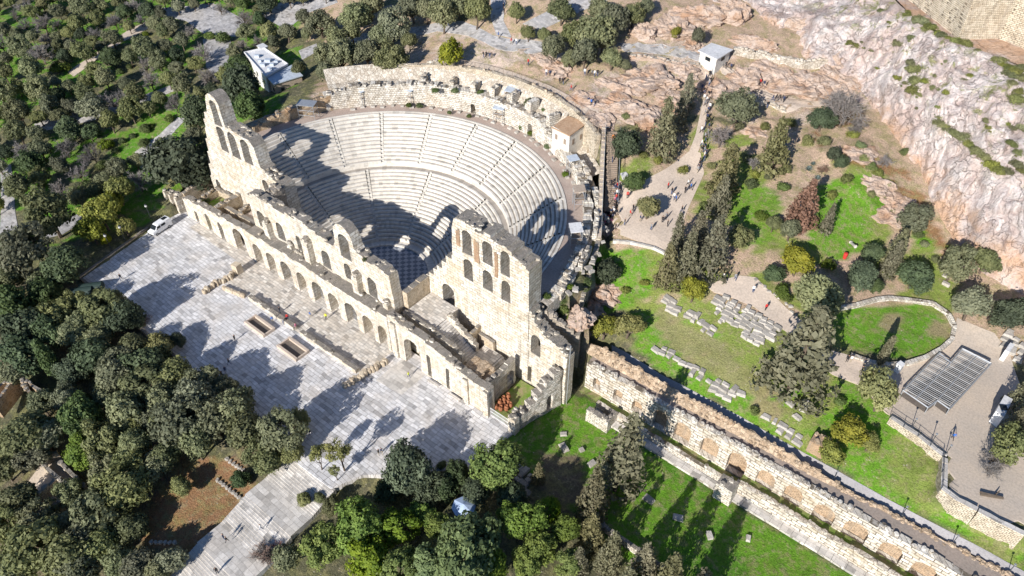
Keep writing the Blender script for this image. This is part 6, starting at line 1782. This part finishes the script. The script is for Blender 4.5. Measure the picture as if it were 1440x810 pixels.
# ------------------------------------------------------------------ van
v0, v1 = atz(211, 331, 0.4), atz(240, 312, 0.4)
d = v1 - v0; ang = math.atan2(d[1], d[0])
c = (v0 + v1) / 2
van = thing('parked_van', 'white delivery van parked at the west end of the forecourt', 'van', (c[0], c[1], 0), ang)
def loft(mb, secs):
    """secs: list of closed rings with the same count, joined and capped"""
    n = len(secs[0]); vv = [p for s in secs for p in s]; ff = []
    for k in range(len(secs) - 1):
        for i in range(n):
            j = (i + 1) % n
            ff.append((k * n + i, k * n + j, (k + 1) * n + j, (k + 1) * n + i))
    ff.append(tuple(reversed(range(n)))); ff.append(tuple(range((len(secs) - 1) * n, len(secs) * n)))
    mb.add(vv, ff)
def sec(x, zb, zt, hw, tw):
    return [(x, -hw, zb), (x, hw, zb), (x, hw * 1.02, (zb + zt) / 2), (x, tw + .02, zt - .14), (x, tw - .14, zt), (x, -tw + .14, zt), (x, -tw - .02, zt - .14), (x, -hw * 1.02, (zb + zt) / 2)]
m_ = MB(); loft(m_, [sec(-2.65, .45, 1.0, .9, .86), sec(-2.55, .35, 1.18, .95, .88), sec(-1.8, .33, 1.32, .97, .86), sec(-1.05, .33, 2.1, .97, .8), sec(-.7, .33, 2.22, .97, .82), sec(2.5, .33, 2.25, .97, .84), sec(2.62, .4, 2.15, .95, .82)])
m_.build('body', M['whitepaint'], van, world=False)
m_ = MB(); m_.add([(-1.83, -.78, 1.36), (-1.83, .78, 1.36), (-1.1, .7, 2.06), (-1.1, -.7, 2.06)], [(0, 1, 2, 3)]); m_.v = [(x - .03, y, z + .03) for x, y, z in m_.v]; m_.build('windscreen', M['glass'], van, world=False)
for s in (-1, 1):
    for x0, x1 in ((-1.25, -.35), (-.1, 1.0)):
        m_ = MB(); m_.box(((x0 + x1) / 2, s * .935, 1.68), (x1 - x0, .05, .5), rx=s * .18); m_.build('side_window', M['glass'], van, world=False)
    m_ = MB(); m_.box((-2.62, s * .62, .86), (.08, .34, .2)); m_.build('headlight', M['headlamp'], van, world=False)
    m_ = MB(); m_.box((2.63, s * .8, 1.1), (.06, .14, .5)); m_.build('tail_light', M['redpaint'], van, world=False)
    m_ = MB(); m_.box((-1.35, s * 1.1, 1.45), (.12, .2, .25)); m_.build('wing_mirror', M['rubber'], van, world=False)
    for x in (-1.75, 1.6):
        m_ = MB(); m_.tube((x, s * .82, .33), (x, s * 1.0, .33), .34, n=16); w_ = m_.build('wheel', M['rubber'], van, world=False)
        m_ = MB(); m_.tube((x, s * .99, .33), (x, s * 1.012, .33), .19, n=12); m_.build('rim', M['steel'], w_, world=False)
m_ = MB(); m_.box((1.6, 0, 2.3), (1.1, .9, .08)); m_.build('roof_hatch', M['glass'], van, world=False)
m_ = MB(); m_.box((-2.68, 0, .5), (.12, 1.8, .22)); m_.build('bumper', M['rubber'], van, world=False)

# ------------------------------------------------------------------ lamps, poles
def street_lamp(p, h, label, group):
    o = thing('street_lamp', label, 'street lamp', p, 0, group)
    m_ = MB(); m_.lathe([(.16, 0), (.16, .25), (.07, .4), (.05, h - .3), (.05, h)], n=8); m_.build('post', M['darksteel'], o, world=False)
    m_ = MB(); m_.lathe([(.1, h), (.26, h + .12), (.28, h + .45), (.1, h + .6)], n=8); m_.build('lantern', M['lamp'], o, world=False)
    m_ = MB(); m_.lathe([(.3, h + .58), (.16, h + .72), (.03, h + .8)], n=8); m_.build('cap', M['darksteel'], o, world=False)
for (a, b), l in (((158,354),'black lamp post on the forecourt edge, farthest from the van'),((178,342),'black lamp post on the forecourt edge, middle one of three'),((214,312),'black lamp post on the forecourt edge, right beside the van')):
    street_lamp(atz(a, b, 0), 4.2, l, 'lamp posts along the forecourt edge')
def road_lamp(p, label, group, h=2.4):
    o = thing('path_lamp', label, 'path lamp', p, 0, group)
    m_ = MB(); m_.tube((0, 0, 0), (0, 0, h), .05, n=6); m_.build('post', M['darksteel'], o, world=False)
    m_ = MB(); m_.box((0, 0, .12), (.5, .5, .24)); m_.build('base', M['stepstone'], o, world=False)
    m_ = MB(); m_.box((.0, .0, h), (.28, .28, .16)); m_.build('lamp_head', M['steel'], o, world=False)
for (a, b), l in zip(((1171,677),(1266,728),(1337,767),(1416,807)), ('thin lamp post beside the road, leftmost of four', 'thin lamp post beside the road, second from the left', 'thin lamp post beside the road, third from the left', 'thin lamp post beside the road, rightmost of four')):
    p = at(a, b); road_lamp((p[0], p[1] , p[2] + .08), l, 'lamps along the road')
for (a, b), l in zip(((1281,603),(1309,624),(1329,640)), ('thin lamp post at the yard fence, leftmost of three', 'thin lamp post at the yard fence, middle of three', 'thin lamp post at the yard fence, rightmost of three')):
    p = atz(a, b, 11.7); road_lamp(p, l, 'lamps at the yard fence')
o = thing('drain_pole', 'tall thin pale pole at the end of the tall east wall', 'pole', (50.3, 11.0, 0))
m_ = MB(); m_.tube((0, 0, -.3), (0, 0, 14.5), .09, n=6); m_.build('shaft', M['steel'], o, world=False)
m_ = MB(); m_.tube((0, 0, 14.4), (0, 0, 14.7), .14, n=6); m_.build('cap', M['steel'], o, world=False)
fence('path_railing', 'dark railing along the visitor path below the cliff', 'railing', [at(a, b) + np.array([0, 0, .05]) for a, b in ((1016,98),(1032,110),(1048,121),(1062,131),(1085,141))], 1.1, 2.4)
fence('path_railing', 'dark railing on the upper side of the steep slope path', 'railing', [at(a, b) + np.array([0, 0, .05]) for a, b in ((1000,104),(1000,140),(993,170),(988,200))], 1.1, 2.4)

# ------------------------------------------------------------------ odds and ends
p = at(1187, 364)
o = thing('litter_bin', 'red bin standing alone on the bare patch in the garden', 'bin', p)
m_ = MB(); m_.lathe([(.3, 0), (.36, .5), (.38, 1.0), (.36, 1.1)], n=12); m_.build('drum', M['redpaint'], o, world=False)
m_ = MB(); m_.lathe([(.4, 1.1), (.36, 1.22), (.1, 1.28)], n=12); m_.build('lid', M['redpaint'], o, world=False)
for (a, b), l in (((116,413),'dark green tarpaulined drum beside the forecourt, left of the two'),((130,407),'dark green tarpaulined drum beside the forecourt, right of the two')):
    p = at(a, b, 1.0)
    o = thing('covered_drum', l, 'drum', p, .9, 'tarpaulined drums beside the forecourt')
    m_ = MB(); m_.tube((-2.2, 0, 1.15), (2.2, 0, 1.15), 1.15, n=16); m_.build('tarpaulin', M['greentarp'], o, world=False)
    for x in (-1.4, 1.4):
        m_ = MB(); m_.box((x, 0, .15), (.4, 1.9, .3)); m_.build('skid', M['wood'], o, world=False)
p = at(652, 712, 2.4)
o = thing('parasol', 'pale blue and white cloth parasol among the pines by the forecourt corner', 'parasol', p)
m_ = MB(); n = 8; R_ = 1.9
m_.add([(R_ * math.cos(6.283 * i / n), R_ * math.sin(6.283 * i / n), 2.3 - .1 * (i % 2)) for i in range(n)] + [(0, 0, 3.0)] + [(R_ * .97 * math.cos(6.283 * i / n), R_ * .97 * math.sin(6.283 * i / n), 2.22 - .1 * (i % 2)) for i in range(n)] + [(0, 0, 2.9)], [(i, (i + 1) % n, n) for i in range(n)] + [(n + 1 + (i + 1) % n, n + 1 + i, 2 * n + 1) for i in range(n)] + [((i + 1) % n, i, n + 1 + i, n + 1 + (i + 1) % n) for i in range(n)])
m_.build('canopy', M['bluetarp'], o, world=False)
m_ = MB(); m_.tube((0, 0, 0), (0, 0, 2.95), .04, n=6); m_.build('pole', M['steel'], o, world=False)
o = thing('dead_log', 'fallen grey tree trunk lying in the gravel yard', 'log', at(1393, 700))
m_ = MB(); limb(m_, (-1.4, -.6, .3), (1.3, .5, .4), .32, .2, .05); m_.build('stem', B, o, world=False)
m_ = MB(); limb(m_, (.2, .1, .35), (.6, 1.3, .7), .15, .06, .1); m_.build('branch', B, o, world=False)
o = thing('statue', 'small pale fallen column piece on the bright grass below the cliff', 'column piece', at(1196, 342))
m_ = MB(); m_.lathe([(.35, 0), (.35, .2), (.26, .3), (.24, 2.2), (.32, 2.4)], n=12); q_ = m_.build('shaft', M['stepstone'], o, world=False); q_.rotation_euler = (1.2, .3, .5)
o.name = 'column_piece'

# ------------------------------------------------------------------ people
def person_mesh(pose, seed):
    rr = random.Random(seed)
    st_ = {'stand': (0.04, 0.03, .05, .05), 'walk': (.30, -.28, -.22, .24), 'stride': (-.22, .26, .25, -.2), 'look': (.06, -.04, .12, -.05)}[pose]
    V = [(0, 0, .95, .15, .11), (0, .0, 1.12, .135, .10), (0, .01, 1.32, .17, .115), (0, .0, 1.45, .13, .09), (0, -.01, 1.52, .055, .055), (0, -.02, 1.60, .075, .085), (0, -.02, 1.69, .08, .095), (0, -.01, 1.75, .05, .06)]
    E = [(i, i + 1) for i in range(7)]
    def add(parent, pts):
        pr = parent
        for p in pts:
            V.append(p); E.append((pr, len(V) - 1)); pr = len(V) - 1
    f = st_
    for s, a in ((-1, f[0]), (1, f[1])):
        add(0, [(s * .10, -a * .15, .88, .095, .10), (s * .10, -a * .55, .50, .062, .065), (s * .10, -a * .9 + (.12 if a < 0 else 0), .09, .042, .045), (s * .11, -a * .9 - .10 + (.12 if a < 0 else 0), .045, .04, .035)])
    for s, a in ((-1, f[2]), (1, f[3])):
        add(3, [(s * .19, 0, 1.41, .058, .058), (s * .235, -a * .4 + .02, 1.14, .042, .042), (s * .24, -a - .04, .90, .034, .034), (s * .235, -a * 1.1 - .06, .80, .04, .025)])
    V.append((0, -.115, 1.655, .016, .016)); E.append((6, len(V) - 1))       # nose
    me = bpy.data.meshes.new('skeleton')
    me.from_pydata([v[:3] for v in V], E, [])
    o = bpy.data.objects.new('skeleton', me); COL.objects.link(o)
    o.modifiers.new('skin', 'SKIN')
    sub = o.modifiers.new('sub', 'SUBSURF'); sub.levels = 1; sub.render_levels = 1
    for i, v in enumerate(V):
        sv = me.skin_vertices[0].data[i]; sv.radius = (v[3], v[4]); sv.use_root = (i == 0)
    dg = bpy.context.evaluated_depsgraph_get()
    out = bpy.data.meshes.new_from_object(o.evaluated_get(dg))
    bpy.data.objects.remove(o)
    mi = []
    for p in out.polygons:
        x, y, z = p.center
        if z > 1.53: k = 4 if (z > 1.70 or (y > -.005 and z > 1.58)) else 0
        elif z > 1.49: k = 0
        elif abs(x) > .17 and z < .88: k = 0
        elif z > .93 or (abs(x) > .17 and z > .86): k = 1
        elif z > .10: k = 2
        else: k = 3
        mi.append(k)
    out.polygons.foreach_set('material_index', np.array(mi, np.int32))
    out.polygons.foreach_set('use_smooth', np.ones(len(mi), bool))
    return out, mi
SKIN = [plain('skin_light', (.52, .33, .24), .6), plain('skin_tan', (.38, .22, .15), .6)]
HAIR = [plain('hair_dark', (.03, .022, .018), .7), plain('hair_brown', (.12, .07, .04), .7)]
TOPS = dict(black=(.02, .02, .024), red=(.52, .04, .035), white=(.74, .73, .71), blue=(.05, .15, .45), grey=(.25, .25, .26), navy=(.03, .045, .10), orange=(.60, .20, .05), yellow=(.66, .72, .05), pink=(.60, .22, .32), green=(.07, .16, .08))
TOPM = {k: plain('jacket_' + k, v, .8) for k, v in TOPS.items()}
TRS = [plain('trousers_black', (.025, .025, .03), .8), plain('trousers_denim', (.07, .10, .19), .8), plain('trousers_beige', (.36, .30, .22), .8)]
SHOE = plain('shoes_dark', (.03, .028, .026), .7)
BASE = [person_mesh(p, i) for i, p in enumerate(('stand', 'walk', 'stride', 'look'))]
PM = {}
def pmesh(pi, top, tr):
    k = (pi, top, tr)
    if k not in PM:
        me = BASE[pi][0].copy(); me.name = 'person'
        me.materials.clear()
        for m in (SKIN[(pi + tr) % 2], TOPM[top], TRS[tr], SHOE, HAIR[(tr + len(top)) % 2]): me.materials.append(m)
        me.polygons.foreach_set('material_index', np.array(BASE[pi][1], np.int32))
        PM[k] = me
    return PM[k]
rp = random.Random(8)
TN = ['black', 'denim blue', 'beige']
folk = []
def person(px, py, top, where, z=None, pose=None, tr=None):
    pi = rp.choice([0, 1, 2, 3]) if pose is None else pose
    tr = rp.choice([0, 0, 1, 1, 2]) if tr is None else tr
    p = atz(px, py, z) if z is not None else at(px, py)
    o = bpy.data.objects.new('person', pmesh(pi, top, tr)); link(o)
    k = rp.uniform(.95, 1.06)
    o.location = (p[0], p[1], p[2] + (0.0 if z is not None else .09)); o.scale = (k, k, k); o.rotation_euler = (0, 0, rp.uniform(0, 6.28))
    folk.append((o, top, TN[tr], ('standing', 'walking', 'striding', 'standing')[pi], where, px))
PL = [(171,394,'black'),(331,479,'black'),(323,513,'black'),(318,524,'navy'),(313,530,'black'),(437,446,'blue'),(459,449,'yellow'),(394,440,'black'),(399,456,'grey'),(403,454,'black'),(405,450,'red'),(417,463,'pink'),(575,531,'yellow'),(384,453,'blue')]
for a, b, c in PL: person(a, b, c, 'on the marble forecourt', 0.0)
for a, b, c in ((533,640,'black'),(537,638,'navy'),(437,611,'black')): person(a, b, c, 'near the lower edge of the forecourt', 0.0)
for a, b, c, z in ((320,762,'black',-2.3),(316,759,'navy',-2.3),(368,745,'white',-1.7),(306,806,'black',-3.1)): person(a, b, c, 'on the stair path', z)
cols = ['black', 'black', 'black', 'navy', 'red', 'white', 'grey', 'black', 'black', 'pink', 'navy']
crowd = []
while len(crowd) < 62:
    x, y = rp.uniform(849, 872), rp.uniform(266, 322)
    if x > 875 - (y - 262) * .28 or any((x - a) ** 2 + (y - b) ** 2 < 6.5 for a, b in crowd): continue
    crowd.append((x, y))
    person(x, y, rp.choice(cols), 'in the dense crowd below the visitor stairs')
for a, b, c in ((925,303,'red'),(886,305,'red'),(890,298,'black'),(939,267,'red'),(950,285,'blue'),(947,283,'white'),(936,310,'grey'),(931,314,'black'),(867,305,'black'),(865,326,'black'),(862,302,'grey'),(958,300,'black'),(955,310,'navy'),(944,275,'black'),(938,320,'black'),(915,325,'grey'),(900,312,'navy'),(878,318,'black'),(882,280,'red'),(893,270,'black')): person(a, b, c, 'on the wide path beside the crowd')
for a, b, c in ((852,192,'orange'),(856,192,'orange'),(849,215,'navy'),(851,240,'black')): 
    t = (b - 180) / 82; q = STAIR_TOP + (STAIR_FOOT - STAIR_TOP) * min(1, max(0, t)); 
    person(a, b, c, 'on the visitor stairs', 22); folk[-1][0].location = (q[0], q[1], 26.0 - 7.8 * min(1, max(0, t)) + .02)
for a, b, c in ((680,83,'black'),(684,83,'black'),(689,84,'navy'),(692,84,'black'),(743,93,'red'),(768,108,'white'),(773,109,'navy'),(779,112,'black'),(787,119,'black'),(792,120,'black'),(803,130,'red'),(827,147,'navy'),(831,150,'blue'),(836,152,'black'),(822,108,'white'),(827,108,'black'),(832,108,'grey'),(836,109,'white'),(840,109,'black')): person(a, b, c, 'on the visitor terrace above the auditorium')
for a, b, c in ((719,64,'red'),(726,64,'white'),(701,55,'blue'),(709,22,'black'),(708,14,'black')): person(a, b, c, 'on the flagged upper path')
for a, b, c in ((296,14,'black'),(301,15,'grey')): person(a, b, c, 'on the pale park path at the top left')
for a, b, c in ((1063,121,'red'),(1068,122,'red'),(1073,124,'navy'),(1077,125,'black'),(1086,143,'navy'),(1091,142,'black'),(1096,143,'black'),(1101,145,'navy'),(1078,153,'black'),(1020,98,'black'),(1027,99,'navy')): person(a, b, c, 'on the path below the cliff')
for i in range(24): person(rp.uniform(986, 998) - max(0, i - 14) * .8, 110 + i * 4.6, rp.choice(['black', 'navy', 'black', 'white', 'grey']), 'walking down the steep shaded slope path', pose=rp.choice([1, 2]))
for i in range(9): person(rp.uniform(980, 994), 212 + i * 4, rp.choice(['black', 'navy', 'white', 'grey', 'blue']), 'where the slope path meets the crowd path')
for a, b, c in ((967,262,'white'),(971,268,'blue'),(963,272,'black')): person(a, b, c, 'where the slope path meets the crowd path')
for a, b, c in ((1017,394,'white'),(1023,394,'black'),(1033,395,'grey'),(1058,413,'white'),(1076,437,'red'),(1190,510,'black'),(1195,511,'white'),(1213,517,'navy'),(1210,525,'black')): person(a, b, c, 'on the garden path')
person(1338, 619, 'blue', 'alone on the paved strip of the gravel yard')
gf = defaultdict(list)
for r in folk: gf[(r[1], r[4])].append(r)
for (top, where), L in gf.items():
    L.sort(key=lambda r: r[5])
    n = len(L)
    for i, (o, top, tr, ps, where, px) in enumerate(L):
        if n == 1: lab = 'person in a %s jacket %s' % (top, where)
        elif n <= 6: lab = '%s person in %s %s' % (which(i, n), top, where)
        else: lab = 'person in a %s jacket %s' % (top, where)
        tag(o, lab, 'person', ('people in %s ' % top + where) if n > 1 else None)
